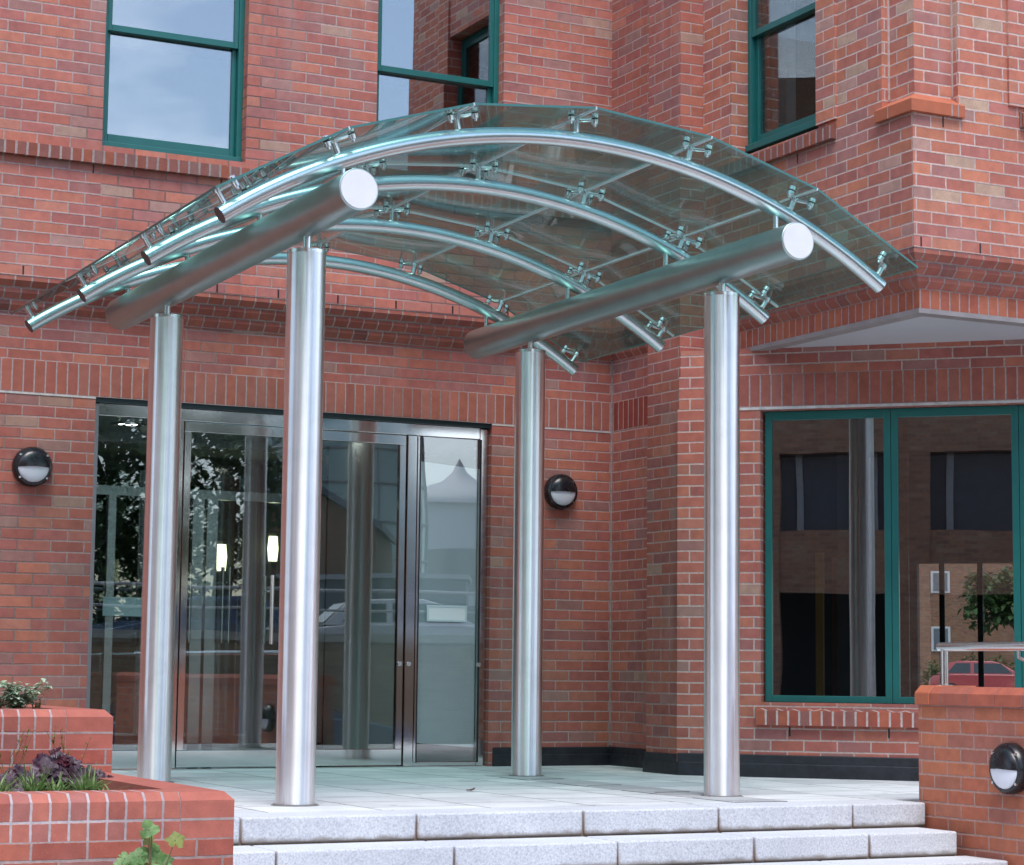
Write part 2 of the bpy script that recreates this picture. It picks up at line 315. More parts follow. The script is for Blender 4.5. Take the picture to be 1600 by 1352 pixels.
# ------------------------------------------------------------------ mesh helpers
WL = {}          # world location of every parent
class MB:
    def __init__(s): s.bm = bmesh.new(); s.mi = 0
    def face(s, pts, mi=None):
        f = s.bm.faces.new([s.bm.verts.new(p) for p in pts]); f.material_index = s.mi if mi is None else mi
        return f
    def box(s, x0, x1, y0, y1, z0, z1, mi=None, T=None):
        c = [Vector((x, y, z)) for z in (z0, z1) for y in (y0, y1) for x in (x0, x1)]
        if T is not None: c = [T @ p for p in c]
        v = [s.bm.verts.new(p) for p in c]
        for q in ((0, 2, 3, 1), (4, 5, 7, 6), (0, 1, 5, 4), (2, 6, 7, 3), (0, 4, 6, 2), (1, 3, 7, 5)):
            f = s.bm.faces.new([v[i] for i in q]); f.material_index = s.mi if mi is None else mi
        return s
    def prism(s, poly, fn, mi=None):
        """poly: list of 2-D points, fn(p, k) -> 3-D for the two ends k = 0, 1"""
        a = [s.bm.verts.new(fn(p, 0)) for p in poly]; b = [s.bm.verts.new(fn(p, 1)) for p in poly]
        n = len(poly); fs = [s.bm.faces.new(a[::-1]), s.bm.faces.new(b)]
        for i in range(n): fs.append(s.bm.faces.new([a[i], a[(i + 1) % n], b[(i + 1) % n], b[i]]))
        for f in fs: f.material_index = s.mi if mi is None else mi
        return s
    def loft(s, rings, closed=True, caps=True, mi=None):
        vs = [[s.bm.verts.new(p) for p in r] for r in rings]; n = len(rings[0])
        for a, b in zip(vs, vs[1:]):
            for i in range(n if closed else n - 1):
                f = s.bm.faces.new([a[i], a[(i + 1) % n], b[(i + 1) % n], b[i]]); f.material_index = s.mi if mi is None else mi
        if caps and closed:
            for r in (vs[0][::-1], vs[-1]):
                f = s.bm.faces.new(r); f.material_index = s.mi if mi is None else mi
        return s
    def tube(s, pts, r, seg=14, mi=None, caps=True):
        pts = [Vector(p) for p in pts]; rings = []; n = len(pts)
        rr = r if isinstance(r, (list, tuple)) else [r] * n
        ref = None
        for i, p in enumerate(pts):
            d = (pts[min(i + 1, n - 1)] - pts[max(i - 1, 0)]).normalized()
            if ref is None: ref = d.orthogonal().normalized()
            ref = (ref - d * ref.dot(d)).normalized(); q = d.cross(ref)
            rings.append([p + (ref * math.cos(2 * PI * k / seg) + q * math.sin(2 * PI * k / seg)) * rr[i] for k in range(seg)])
        return s.loft(rings, True, caps, mi)
    def lathe(s, prof, T, seg=32, mi=None, a0=0., a1=2 * PI, caps=False):
        full = abs(a1 - a0 - 2 * PI) < 1e-6; m = seg if full else seg + 1
        rings = []
        for r, z in prof: rings.append([T @ Vector((r * math.cos(a0 + (a1 - a0) * k / seg), r * math.sin(a0 + (a1 - a0) * k / seg), z)) for k in range(m)])
        return s.loft(rings, full, caps, mi)
    def grid_wall(s, o, t, nrm, u0, u1, z0, z1, holes=(), depth=.3, mi=None, extra_u=(), back=True, reveal=None):
        """a wall of real thickness with rectangular holes (ua, ub, za, zb); nrm points out"""
        o, t, nrm = Vector(o), Vector(t).normalized(), Vector(nrm).normalized(); up = Vector((0, 0, 1))
        us = sorted({u0, u1, *[h[i] for h in holes for i in (0, 1) if u0 < h[i] < u1], *extra_u})
        zs = sorted({z0, z1, *[h[i] for h in holes for i in (2, 3) if z0 < h[i] < z1]})
        P = lambda u, z, d: o + t * u + up * z - nrm * d
        flip = t.cross(up).dot(nrm) < 0
        def quad(a):
            f = s.face(a[::-1] if flip else a); f.material_index = s.mi if mi is None else mi
        for a, b in zip(us, us[1:]):
            for c, d in zip(zs, zs[1:]):
                if any(h[0] - 1e-6 <= a and b <= h[1] + 1e-6 and h[2] - 1e-6 <= c and d <= h[3] + 1e-6 for h in holes): continue
                quad([P(a, c, 0), P(b, c, 0), P(b, d, 0), P(a, d, 0)])
                if back: quad([P(a, d, depth), P(b, d, depth), P(b, c, depth), P(a, c, depth)])
        rv = reveal or depth
        for a, b, c, d in holes:
            quad([P(a, c, 0), P(a, d, 0), P(a, d, rv), P(a, c, rv)])
            quad([P(b, d, 0), P(b, c, 0), P(b, c, rv), P(b, d, rv)])
            quad([P(a, d, 0), P(b, d, 0), P(b, d, rv), P(a, d, rv)])
            quad([P(b, c, 0), P(a, c, 0), P(a, c, rv), P(b, c, rv)])
        quad([P(u0, z0, 0), P(u0, z1, 0), P(u0, z1, depth), P(u0, z0, depth)]); quad([P(u1, z1, 0), P(u1, z0, 0), P(u1, z0, depth), P(u1, z1, depth)])
        quad([P(u0, z1, 0), P(u1, z1, 0), P(u1, z1, depth), P(u0, z1, depth)]); quad([P(u1, z0, 0), P(u0, z0, 0), P(u0, z0, depth), P(u1, z0, depth)])
        return s
    def build(s, name, mats, parent=None, origin=None, smooth=None, bevel=0., recalc=True, rot=None):
        """origin: world point that becomes the object's own origin; vertices are given in world metres"""
        bm = s.bm
        if recalc: bmesh.ops.recalc_face_normals(bm, faces=bm.faces)
        uvl = bm.loops.layers.uv.new('UVMap')
        bm.normal_update()
        for f in bm.faces:
            n = f.normal
            if abs(n.z) > .8:
                for l in f.loops: l[uvl].uv = (l.vert.co.x, l.vert.co.y)
            else:
                t = Vector((-n.y, n.x)).normalized() if (n.x or n.y) else Vector((1, 0))
                # keep u running the same way on opposite faces
                if abs(t.x) > abs(t.y) + 1e-3:
                    if t.x < 0: t = -t
                elif t.y > 0: t = -t
                for l in f.loops: l[uvl].uv = (l.vert.co.x * t.x + l.vert.co.y * t.y, l.vert.co.z)
        pw = WL[parent.name] if parent is not None else Vector((0, 0, 0))
        og = Vector(origin) if origin is not None else pw
        bmesh.ops.translate(bm, verts=bm.verts, vec=-og)
        me = bpy.data.meshes.new(name); bm.to_mesh(me); bm.free()
        for m in (mats if isinstance(mats, (list, tuple)) else [mats]): me.materials.append(M[m] if isinstance(m, str) else m)
        if smooth is not None:
            me.polygons.foreach_set('use_smooth', [True] * len(me.polygons)); me.set_sharp_from_angle(angle=R_(smooth))
        o = bpy.data.objects.new(name, me); COL.objects.link(o)
        o.location = og - pw
        if rot is not None: o.rotation_euler = rot
        if parent is not None: o.parent = parent
        WL[o.name] = og
        if bevel:
            b = o.modifiers.new('bevel', 'BEVEL'); b.width = bevel; b.segments = 2; b.limit_method = 'ANGLE'; b.angle_limit = R_(40)
        return o

def thing(name, label, cat, loc=(0, 0, 0), group=None):
    o = bpy.data.objects.new(name, None); COL.objects.link(o); o.location = loc; o.empty_display_size = .2
    o['label'] = label; o['category'] = cat
    if group: o['group'] = group
    WL[o.name] = Vector(loc); return o
def tag(o, label, cat, group=None):
    o['label'] = label; o['category'] = cat
    if group: o['group'] = group
    return o
def structure(o): o['kind'] = 'structure'; return o
def stuff(o): o['kind'] = 'stuff'; return o
def copy_part(o, parent, loc=None, rot=None, deep=True):
    c = o.copy(); COL.objects.link(c); c.parent = parent
    if loc is not None: c.location = loc
    if rot is not None: c.rotation_euler = rot
    WL[c.name] = WL.get(parent.name, Vector()) + c.location if parent is not None else Vector(c.location)
    if deep:
        for ch in [x for x in o.children]:
            copy_part(ch, c)
    return c
def copy_thing(o, loc, rot, label):
    c = o.copy(); COL.objects.link(c); c.location = loc; c.rotation_euler = rot; c['label'] = label; WL[c.name] = Vector(loc)
    for ch in list(o.children): copy_part(ch, c)
    return c

# ------------------------------------------------------------------ camera
cam = bpy.data.cameras.new('camera'); co = bpy.data.objects.new('camera', cam); COL.objects.link(co)
yaw, pitch, roll = R_(26.77523), R_(6.26614), R_(.62356)
Wd = Vector((math.sin(yaw) * math.cos(pitch), math.cos(yaw) * math.cos(pitch), math.sin(pitch)))
r0 = Vector((math.cos(yaw), -math.sin(yaw), 0)); u0 = r0.cross(Wd)
RT = r0 * math.cos(roll) + u0 * math.sin(roll); UP = -r0 * math.sin(roll) + u0 * math.cos(roll)
mx = Matrix((RT, UP, -Wd)).transposed().to_4x4(); mx.translation = Vector((-8.08895, -14.37806, .68615)); co.matrix_world = mx
cam.sensor_width = 36; cam.lens = 3405.2 / 1600 * 36; cam.clip_start = .1; cam.clip_end = 900
SC.camera = co

# ------------------------------------------------------------------ light and sky
SUN_EL, SUN_AZ = R_(63), R_(200)     # azimuth clockwise from +y
w = bpy.data.worlds.new('World'); SC.world = w; w.use_nodes = True; nt = w.node_tree; nt.nodes.clear()
wo = nt.nodes.new('ShaderNodeOutputWorld'); bg = nt.nodes.new('ShaderNodeBackground'); sky = nt.nodes.new('ShaderNodeTexSky')
sky.sky_type = 'NISHITA'; sky.sun_disc = False; sky.sun_elevation = SUN_EL; sky.sun_rotation = SUN_AZ; sky.dust_density = 1.0; sky.air_density = 1.0
tc = nt.nodes.new('ShaderNodeTexCoord'); mp = nt.nodes.new('ShaderNodeMapping'); mp.inputs['Scale'].default_value = (1, 1, 2.4)
nz = nt.nodes.new('ShaderNodeTexNoise'); nz.inputs['Scale'].default_value = 2.1; nz.inputs['Detail'].default_value = 6; nz.inputs['Roughness'].default_value = .55
rp = nt.nodes.new('ShaderNodeValToRGB'); rp.color_ramp.elements[0].position = .49; rp.color_ramp.elements[1].position = .72
mxn = nt.nodes.new('ShaderNodeMix'); mxn.data_type = 'RGBA'; mxn.inputs[7].default_value = (10.6, 11.6, 13.0, 1)
nt.links.new(tc.outputs['Generated'], mp.inputs[0]); nt.links.new(mp.outputs[0], nz.inputs['Vector']); nt.links.new(nz.outputs[0], rp.inputs[0])
nt.links.new(rp.outputs[0], mxn.inputs[0]); nt.links.new(sky.outputs[0], mxn.inputs[6]); nt.links.new(mxn.outputs[2], bg.inputs[0])
bg.inputs[1].default_value = .105
nt.links.new(bg.outputs[0], wo.inputs['Surface'])
sd = bpy.data.lights.new('sun', 'SUN'); sd.energy = 1.2; sd.angle = R_(30); sd.color = (1., .97, .955)
so = bpy.data.objects.new('sun', sd); COL.objects.link(so)
sv = Vector((math.sin(SUN_AZ) * math.cos(SUN_EL), math.cos(SUN_AZ) * math.cos(SUN_EL), math.sin(SUN_EL)))
so.rotation_euler = sv.to_track_quat('Z', 'Y').to_euler(); so.location = sv * 40
SC.view_settings.view_transform = 'Standard'; SC.view_settings.look = 'None'; SC.view_settings.exposure = 1.24; SC.view_settings.gamma = 1.0
SC.view_settings.use_curve_mapping = False
SC.render.engine = 'CYCLES'
SC.cycles.max_bounces = 10; SC.cycles.transparent_max_bounces = 24; SC.cycles.glossy_bounces = 5; SC.cycles.diffuse_bounces = 4
SC.cycles.caustics_reflective = False; SC.cycles.caustics_refractive = False; SC.cycles.sample_clamp_indirect = 6
try: SC.cycles.use_denoising = True
except Exception: pass

# ------------------------------------------------------------------ ground, deck
m = MB(); m.face([(-260, -200, -.86), (260, -200, -.86), (260, 260, -.86), (-260, 260, -.86)]); structure(m.build('ground', 'asphalt'))
m = MB(); m.box(-5.03, 9, -4.36, .8, -.3, 0.); structure(m.build('paving', 'paving'))
m = MB(); m.face([(-14, -11.6, -.855), (22, -11.6, -.855), (22, -4.6, -.855), (-14, -4.6, -.855)]); structure(m.build('forecourt', 'paving'))
# flight of granite steps: rows of separate blocks with stained joints
st = thing('granite_steps', 'flight of pale speckled granite steps leading up to the entrance paving', 'steps', (-2.8, -4.67, -.86))
YF, RISE, GO = -4.67, .127, .35
joints = [[-5.03, -4.575, -3.68, -2.765, -1.965, -1.12, -.635], [-5.03, -4.53, -3.645, -2.765, -1.975, -1.27, -.70], [-5.03, -4.2, -3.4, -2.5, -1.6, -.65]]
first = True
for r in range(6):
    jx = joints[min(r, 2)] if r < 3 else [x + .3 * (r % 2) * (0 < i < 5) for i, x in enumerate(joints[2])]
    zt = -RISE * r; y0 = YF - GO * r
    jb = MB(); jb.box(-5.02, jx[-1] + (.0 if r else -.002), y0 + .018, y0 + GO + .05, zt - RISE - .05, zt - .012); jb.build('mortar_bed', 'dirt_joint', st)
    for a, b in zip(jx, jx[1:]):
        g = .003 + random.random() * .004
        m = MB(); dz = random.uniform(-.0015, .0015); dy = random.uniform(-.004, .004)
        m.box(a + g, b - g, y0 + dy, y0 + GO - .012 if r else -4.355, zt - RISE + .004, zt + dz); o = m.build('step_block', 'granite', st, origin=((a + b) / 2, y0, zt - RISE), bevel=.009)

M['drain'] = paving_mat('drain_paving', .40, .30, (.50, .51, .52), (.12, .12, .12), u0=-1.68)
t = thing('drain_strip', 'row of darker grey slotted drain pavers between the two right hand columns', 'drain', (-1.48, -2.6, 0))
m = MB(); m.box(-1.66, -1.32, -4.34, -1.3, -.02, .003); m.build('drain_paver', 'drain', t)
for y in (-1.85, -2.6, -3.4):
    m = MB(); m.box(-1.60, -1.37, y - .012, y + .012, -.01, .0045); m.build('slot', 'gasket', t)
m = MB(); vs = [(-2.60, -2.97, .006), (-2.575, -2.985, .016), (-2.545, -2.965, .012), (-2.53, -2.94, .022), (-2.56, -2.935, .010), (-2.59, -2.945, .012)]
c_ = m.bm.verts.new((-2.565, -2.957, .005)); vv = [m.bm.verts.new(p) for p in vs]
for i in range(6): m.bm.faces.new([c_, vv[i], vv[(i + 1) % 6]])
tag(m.build('fallen_leaf', 'brown_panel', recalc=False, origin=(-2.565, -2.957, 0)), 'tiny dry brown leaf lying alone on the pale entrance paving', 'leaf')

# ------------------------------------------------------------------ the brick office building
B = thing('brick_office_building', 'red brick office building with green sash windows and a projecting corner bay', 'building', (-1, 0, 0))
DOOR = (-4.0, -1.0, 0., 2.51)
A_T, A_N = (1, 0, 0), (0, -1, 0)
XR, XU, YP0, YP1 = .02, -.085, -1.06, -1.50        # return wall plane low / high, pilaster ends
XP = -.29
m = MB(); m.grid_wall((0, 0, 0), A_T, A_N, -12, XR, -.9, 2.51, [(-4.0, -1.0, -.9, 2.51)], .3); m.grid_wall((0, 0, 0), A_T, A_N, -12, XR, 2.735, 3.045, (), .3); m.build('facade_wall', 'brick', B)
m = MB(); m.grid_wall((0, 0, 0), A_T, A_N, -12, XR - .0, 2.51, 2.735, (), .3); m.build('lintel_band', 'soldier', B)
m = MB(); m.box(-12, -4.0, -.004, .1, 2.497, 2.509); m.box(-1.0, XR - .001, -.003, .1, 2.499, 2.508); m.build('lintel_strip', 'lintel', B)
W1, W2 = (-4.055, -3.026, 4.215, 6.3), (-2.036, -1.010, 4.215, 6.3)
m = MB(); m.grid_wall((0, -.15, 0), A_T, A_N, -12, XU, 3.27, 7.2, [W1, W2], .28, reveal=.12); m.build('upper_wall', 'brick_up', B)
# return wall and pilaster
m = MB(); m.grid_wall((XR, 0, 0), (0, -1, 0), (-1, 0, 0), 0, 1.1, -.9, 2.51, (), .25); m.grid_wall((XR, 0, 0), (0, -1, 0), (-1, 0, 0), 0, 1.1, 2.735, 3.045, (), .25); m.build('return_wall', 'brick_ret', B)
m = MB(); m.grid_wall((XR, 0, 0), (0, -1, 0), (-1, 0, 0), 0, 1.1, 2.51, 2.735, (), .25); m.build('lintel_band', 'soldier_vent', B)
m = MB(); m.grid_wall((XU, -.15, 0), (0, -1, 0), (-1, 0, 0), 0, .95, 3.27, 7.2, (), .3); m.build('return_wall_upper', 'brick_ret', B)
m = MB(); m.box(XP, .12, YP1, YP0, -.9, 7.2); m.build('pilaster', 'brick_ret', B)
# bay: upper storey
YC = -3.883
m = MB()
m.grid_wall((XU, 0, 0), (0, -1, 0), (-1, 0, 0), 1.4, 3.575, 4.19, 7.2, [(1.87, 2.887, 4.22, 6.3)], .3, reveal=.2)
m.grid_wall((XU, 0, 0), (0, -1, 0), (-1, 0, 0), 1.4, 3.8815, 3.27, 4.19, (), .3)
m.grid_wall((0, YC, 0), (1, 0, 0), (0, -1, 0), XU + .002, 8, 3.27, 4.19, (), .3)
m.grid_wall((0, YC, 0), (1, 0, 0), (0, -1, 0), .262, 8, 4.19, 7.2, [(.86, 1.86, 4.22, 6.3)], .3, reveal=.2)
m.grid_wall((XU + .06, 0, 0), (0, -1, 0), (-1, 0, 0), 3.4, 3.8215, 4.19, 7.2, (), .2)
m.grid_wall((0, YC + .06, 0), (1, 0, 0), (0, -1, 0), XU + .062, .45, 4.19, 7.2, (), .2)
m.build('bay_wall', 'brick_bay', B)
m = MB()   # slim brick surround standing proud of the window wall
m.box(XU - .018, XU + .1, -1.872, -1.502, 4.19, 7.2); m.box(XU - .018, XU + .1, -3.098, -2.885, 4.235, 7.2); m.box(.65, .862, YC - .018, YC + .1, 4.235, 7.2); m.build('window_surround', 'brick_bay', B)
# corner ledge: sloped terracotta specials
m = MB()
def ledge(fn):
    m.prism([(0., 4.105), (.032, 4.105), (.032, 4.178), (-.07, 4.245), (-.07, 4.2)], fn)
ledge(lambda p, k: (XU - p[0], (-3.535 if k == 0 else YC - p[0]), p[1]))
ledge(lambda p, k: ((XU - p[0]) if k == 0 else .29, YC - p[0], p[1]))
m.build('corner_ledge', 'terracotta', B)
for q in ((XU - .034, XU, -3.68, -3.672), (.185, .195, YC - .0335, YC), (.235, .243, YC - .0335, YC)):
    m = MB(); m.box(*q, 4.103, 4.182); m.build('ledge_joint', 'mortar_grey', B)
for q in ((XU + .046, XU + .0605, -3.579, -3.5745, 4.25, 7.2), (.2575, .263, YC + .046, YC + .0605, 4.25, 7.2)):
    m = MB(); m.box(*q); m.build('corner_joint', 'mortar_pale', B)
m = MB(); m.box(XR - .013, XR + .001, -.006, .0, .15, 3.04); m.build('corner_joint', 'mortar_grey', B)
# bay: lower fascia of bricks on edge, steel angle, soffit
BX, BY = .065, -3.733
m = MB(); m.grid_wall((BX, 0, 0), (0, -1, 0), (-1, 0, 0), 1.45, -BY - .0015, 2.928, 3.045, (), .2); m.grid_wall((0, BY, 0), (1, 0, 0), (0, -1, 0), BX + .002, 8, 2.928, 3.045, (), .2); m.build('fascia_band', 'header', B)
m = MB(); m.box(BX - .006, BX + .10, BY - .006, -1.45, 2.898, 2.927); m.box(BX + .101, 8, BY - .006, BY + .10, 2.898, 2.927); m.build('steel_angle', 'angle', B)
m = MB(); m.box(BX + .03, 8, BY + .03, -.2, 2.912, 2.926); m.build('soffit', 'soffit', B)
# corbelled cornice of cant bricks: three courses stepping out .05 each
def cornice(stations, name, mat):
    """stations(k) for k in 0..3 steps: list of plan points of the line pushed out k steps (k may be fractional)"""
    m = MB()
    for i in range(3):
        z = 3.045 + .075 * i
        prof = [(i, z), (i + .92, z + .043), (i + .92, z + .0745), (i - 2.2, z + .0745), (i - 2.2, z)]
        n = len(stations(0)); rings = [[(*stations(k)[s_], zz) for k, zz in prof] for s_ in range(n)]
        m.loft(rings)
    return m.build(name, mat, B)
cornice(lambda k: [(-12, -.05 * k), (XR - .035 * k, -.05 * k), (XR - .035 * k, -1.08)], 'cornice', 'corbel')
cornice(lambda k: [(BX - .05 * k, -1.45), (BX - .05 * k, BY - .05 * k), (8, BY - .05 * k)], 'cornice', 'corbel')
# 45 degree window wall under the bay
D_T, D_N = (.70710678, -.70710678, 0), (-.70710678, -.70710678, 0); D_O = (0, -1.80, 0)
LW = (.150, 4.2, .50, 2.487)
m = MB(); m.grid_wall(D_O, D_T, D_N, -.43, 9, -.9, 2.51, [LW], .3, reveal=.13); m.grid_wall(D_O, D_T, D_N, -.41, 9, 2.735, 2.915, (), .3); m.grid_wall(D_O, D_T, D_N, -.42, -.028, 2.51, 2.735, (), .3); m.build('window_wall', 'brick_low', B)
m = MB(); m.grid_wall(D_O, D_T, D_N, -.028, 9, 2.51, 2.735, (), .3); m.build('lintel_band', 'soldier', B)
DT, DN = Vector(D_T), Vector(D_N)
def dpt(u, z, d=0.): return Vector(D_O) + DT * u + Vector((0, 0, z)) - DN * d       # d is depth into the building
def dbox(mb, u0_, u1_, d0, d1, z0, z1, mi=None):
    T = Matrix((DT, -DN, Vector((0, 0, 1)))).transposed().to_4x4(); T.translation = Vector(D_O); mb.box(u0_, u1_, d0, d1, z0, z1, mi, T)
m = MB(); dbox(m, -.02, 9, -.005, .1, 2.489, 2.507); m.build('lintel_strip', 'lintel', B)
# bitumen plinth
m = MB()
m.box(-.965, XR, -.012, .02, -.02, .137); m.box(XR - .012, XR + .02, -1.07, -.012, -.02, .139); m.box(XP - .012, XP + .02, YP1 - .004, YP0 + .012, -.02, .141); m.box(XP + .02, XR + .03, YP0 - .01, YP0 + .0125, -.02, .1405)
dbox(m, -.425, 9, -.014, .02, -.02, .150)
m.box(-.965, XR - .012, -.02, .0, -.02, .085); m.box(XR - .020, XR, -1.06, -.02, -.02, .086); m.box(XP - .020, XP, YP1 - .012, YP0 + .02, -.02, .088); dbox(m, -.42, 9, -.022, 0, -.02, .092)
m.build('plinth', 'bitumen', B, bevel=.006)
# sills
def sill_band(mb, fn, z0, z1, proj, back=.13, rise=.06):
    mb.prism([(-.02, z0), (proj, z0), (proj, z1), (-back, z1 + rise), (-back, z0 + .05)], fn)
m = MB(); sill_band(m, lambda p, k: ((-12, XU + .02)[k], -.15 - p[0], p[1]), 4.078, 4.165, .045, rise=.045); m.build('sill_band', 'sill', B)
m = MB(); sill_band(m, lambda p, k: (XU - p[0], (-1.73, -3.085)[k], p[1]), 4.108, 4.190, .042, .15, .085); m.build('window_sill', 'sill', B)
m = MB(); sill_band(m, lambda p, k: ((.74, 1.98)[k], YC - p[0], p[1]), 4.108, 4.190, .042, .15, .085); m.build('window_sill', 'sill', B)
m = MB(); sill_band(m, lambda p, k: dpt((.128, 4.3)[k], p[1], -p[0]), .350, .447, .048, .13, .045); m.build('window_sill', 'sill_low', B)
# weep vents: open perpends
def vent(*q):
    m = MB(); m.box(*q); m.build('weep_vent', 'gasket', B)
for i in range(-1, 10):
    x = -4.563 + .451 * i
    if x < -.3: vent(x - .0055, x + .0055, -.1515, -.12, 3.277, 3.336)
for x in (-4.11, -3.2, -2.3, -1.4): vent(x - .0055, x + .0055, -.1515, -.12, 4.015, 4.074)
vent(XU - .0015, XU + .03, -2.655, -2.643, 4.035, 4.100)
for x in (-.03, .42, .87): vent(x - .0055, x + .0055, YC - .0015, YC + .03, 3.277, 3.336)
vent(.14, .151, YC - .0015, YC + .03, 4.035, 4.100)
for u in (.349, 1.013, 1.68):
    m = MB(); dbox(m, u - .006, u + .006, -.0015, .03, .276, .340); m.build('weep_vent', 'gasket', B)

# ------------------------------------------------------------------ windows
def sash_window(fr, xa, xb, zb, zt, rail, glass, name='window'):
    """fr(u, z, d) -> world; u along the wall, d into the building; meeting rail centred at rail"""
    def bx(mb, u0_, u1_, d0, d1, z0, z1):
        c = [fr(u, z, d) for z in (z0, z1) for d in (d0, d1) for u in (u0_, u1_)]
        v = [mb.bm.verts.new(p) for p in c]
        for q in ((0, 2, 3, 1), (4, 5, 7, 6), (0, 1, 5, 4), (2, 6, 7, 3), (0, 4, 6, 2), (1, 3, 7, 5)): mb.bm.faces.new([v[i] for i in q])
    m = MB(); f = .04
    bx(m, xa, xa + f, 0, .09, zb, zt); bx(m, xb - f, xb, 0, .09, zb, zt); bx(m, xa + f, xb - f, 0, .09, zt - f, zt); bx(m, xa - .0, xb + .0, -.022, .09, zb, zb + .045)
    W = m.build(name, 'teal', B, origin=fr((xa + xb) / 2, zb, 0), bevel=.004)
    # lower sash sits behind the upper one
    s = MB(); g = .032
    bx(s, xa + f, xa + f + g, .045, .08, zb + .045, rail + .02); bx(s, xb - f - g, xb - f, .045, .08, zb + .045, rail + .02)
    bx(s, xa + f + g, xb - f - g, .045, .08, zb + .045, zb + .115); bx(s, xa + f + g, xb - f - g, .045, .08, rail - .02, rail + .02)
    s.build('lower_sash', 'teal', W, bevel=.003)
    s = MB()
    bx(s, xa + f, xa + f + g, .008, .042, rail - .022, zt - f); bx(s, xb - f - g, xb - f, .008, .042, rail - .022, zt - f)
    bx(s, xa + f + g, xb - f - g, .008, .042, rail - .022, rail + .024); bx(s, xa + f + g, xb - f - g, .008, .042, zt - f - .05, zt - f)
    s.build('upper_sash', 'teal', W, bevel=.003)
    s = MB(); bx(s, xa + f + g - .006, xb - f - g + .006, .060, .066, zb + .11, rail - .015); s.build('pane', glass, W)
    s = MB(); bx(s, xa + f + g - .006, xb - f - g + .006, .022, .028, rail + .02, zt - f - .045); s.build('pane', glass, W)
    return W
sash_window(lambda u, z, d: Vector((u, -.15 + .085 + d, z)), W1[0], W1[1] - .0, 4.218, 6.29, 5.072, 'glass_up')
sash_window(lambda u, z, d: Vector((u, -.15 + .085 + d, z)), W2[0], W2[1] - .0, 4.218, 6.29, 5.062, 'glass_up')
sash_window(lambda u, z, d: Vector((XU + .115 + d, -u, z)), 1.872, 2.885, 4.285, 6.29, 5.118, 'glass_low')
sash_window(lambda u, z, d: Vector((u, YC + .115 + d, z)), .862, 1.858, 4.285, 6.29, 5.118, 'glass_low')
# large fixed window in the 45 degree wall
m = MB(); d0, d1 = .085, .135
us = [.165, 1.027, 1.872, 2.72, 3.57, 4.19]
for a, b in zip(us, us[1:]):
    dbox(m, a + .002, a + .047, d0, d1, .503, 2.483); dbox(m, b - .047, b - .002, d0, d1, .503, 2.483)
    dbox(m, a + .047, b - .047, d0, d1, .503, .548); dbox(m, a + .047, b - .047, d0, d1, 2.425, 2.483)
for u in us[1:-1]: dbox(m, u - .0025, u + .0025, d0 + .012, d1, .503, 2.483)
LWIN = m.build('window', 'teal', B, origin=dpt(2, .5, .1), bevel=.006)
for a, b in zip(us, us[1:]):
    m = MB(); dbox(m, a + .045, b - .045, d0 + .022, d0 + .03, .545, 2.428); m.build('pane', 'glass_low', LWIN)
# rooms behind the panes
m = MB()
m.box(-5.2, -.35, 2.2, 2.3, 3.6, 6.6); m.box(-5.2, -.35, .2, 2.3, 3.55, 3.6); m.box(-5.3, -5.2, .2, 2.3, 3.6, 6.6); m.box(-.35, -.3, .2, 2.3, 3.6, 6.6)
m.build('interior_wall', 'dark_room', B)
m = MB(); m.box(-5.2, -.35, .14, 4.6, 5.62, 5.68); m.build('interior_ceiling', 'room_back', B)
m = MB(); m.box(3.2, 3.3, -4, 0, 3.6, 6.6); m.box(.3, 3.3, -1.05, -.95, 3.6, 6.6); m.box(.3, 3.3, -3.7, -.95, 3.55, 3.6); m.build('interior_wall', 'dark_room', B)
m = MB(); m.box(.32, .40, -1.92, -1.2, 4.0, 6.6); m.build('curtain', 'grey_strip', B)
m = MB(); m.box(1.6, 1.66, -2.45, -1.1, 4.0, 5.3); m.build('partition', 'dk_post', B)
m = MB(); m.box(.3, 3.2, -3.75, -.95, 6.3, 6.36); m.build('interior_ceiling', 'ceiling', B)

# ------------------------------------------------------------------ entrance screen
YS = .045
E = MB()
def exy(mb, xa, xb, za, zb, y0=YS, y1=YS + .06): mb.box(xa, xb, y0, y1, za, zb)
exy(E, -1.075, -1.002, 0, 2.47)                # jambs
exy(E, -3.425, -3.355, 0, 2.39); exy(E, -1.660, -1.585, 0, 2.39, YS - .01)        # mullions
exy(E, -3.962, -1.075, 2.392, 2.4775)                                              # header
exy(E, -1.580, -1.560, .03, 2.39, YS - .004, YS + .03); exy(E, -1.585, -1.075, .003, .035)
ES = E.build('entrance_screen', 'mirror', B, origin=(-2.5, YS, 0), bevel=.004)
m = MB(); m.box(-3.998, -3.962, YS, YS + .06, 0, 2.47); m.build('jamb', 'steel_dk', ES)
m = MB(); m.box(-3.998, -1.002, .012, .2, 2.478, 2.509); m.build('head_trim', 'teal_dk', ES)
for q in ((-1.074, -1.060, YS - .003, YS + .03, .03, 2.39), (-1.56, -1.552, YS - .003, YS + .03, .03, 2.39), (-3.357, -3.35, YS + .01, YS + .06, .02, 2.32)):
    m = MB(); m.box(*q); m.build('gasket', 'gasket', ES)
for xa, xb in ((-3.962, -3.425), (-1.562, -1.073)):
    m = MB(); m.box(xa, xb, YS + .02, YS + .03, .03, 2.395); m.build('side_pane', 'glass_door' if xa < -2 else 'glass_side', ES)
m = MB(); m.box(-3.962, -3.425, YS, YS + .055, 0, .13); m.build('kick_rail', 'mirror', ES, bevel=.003)
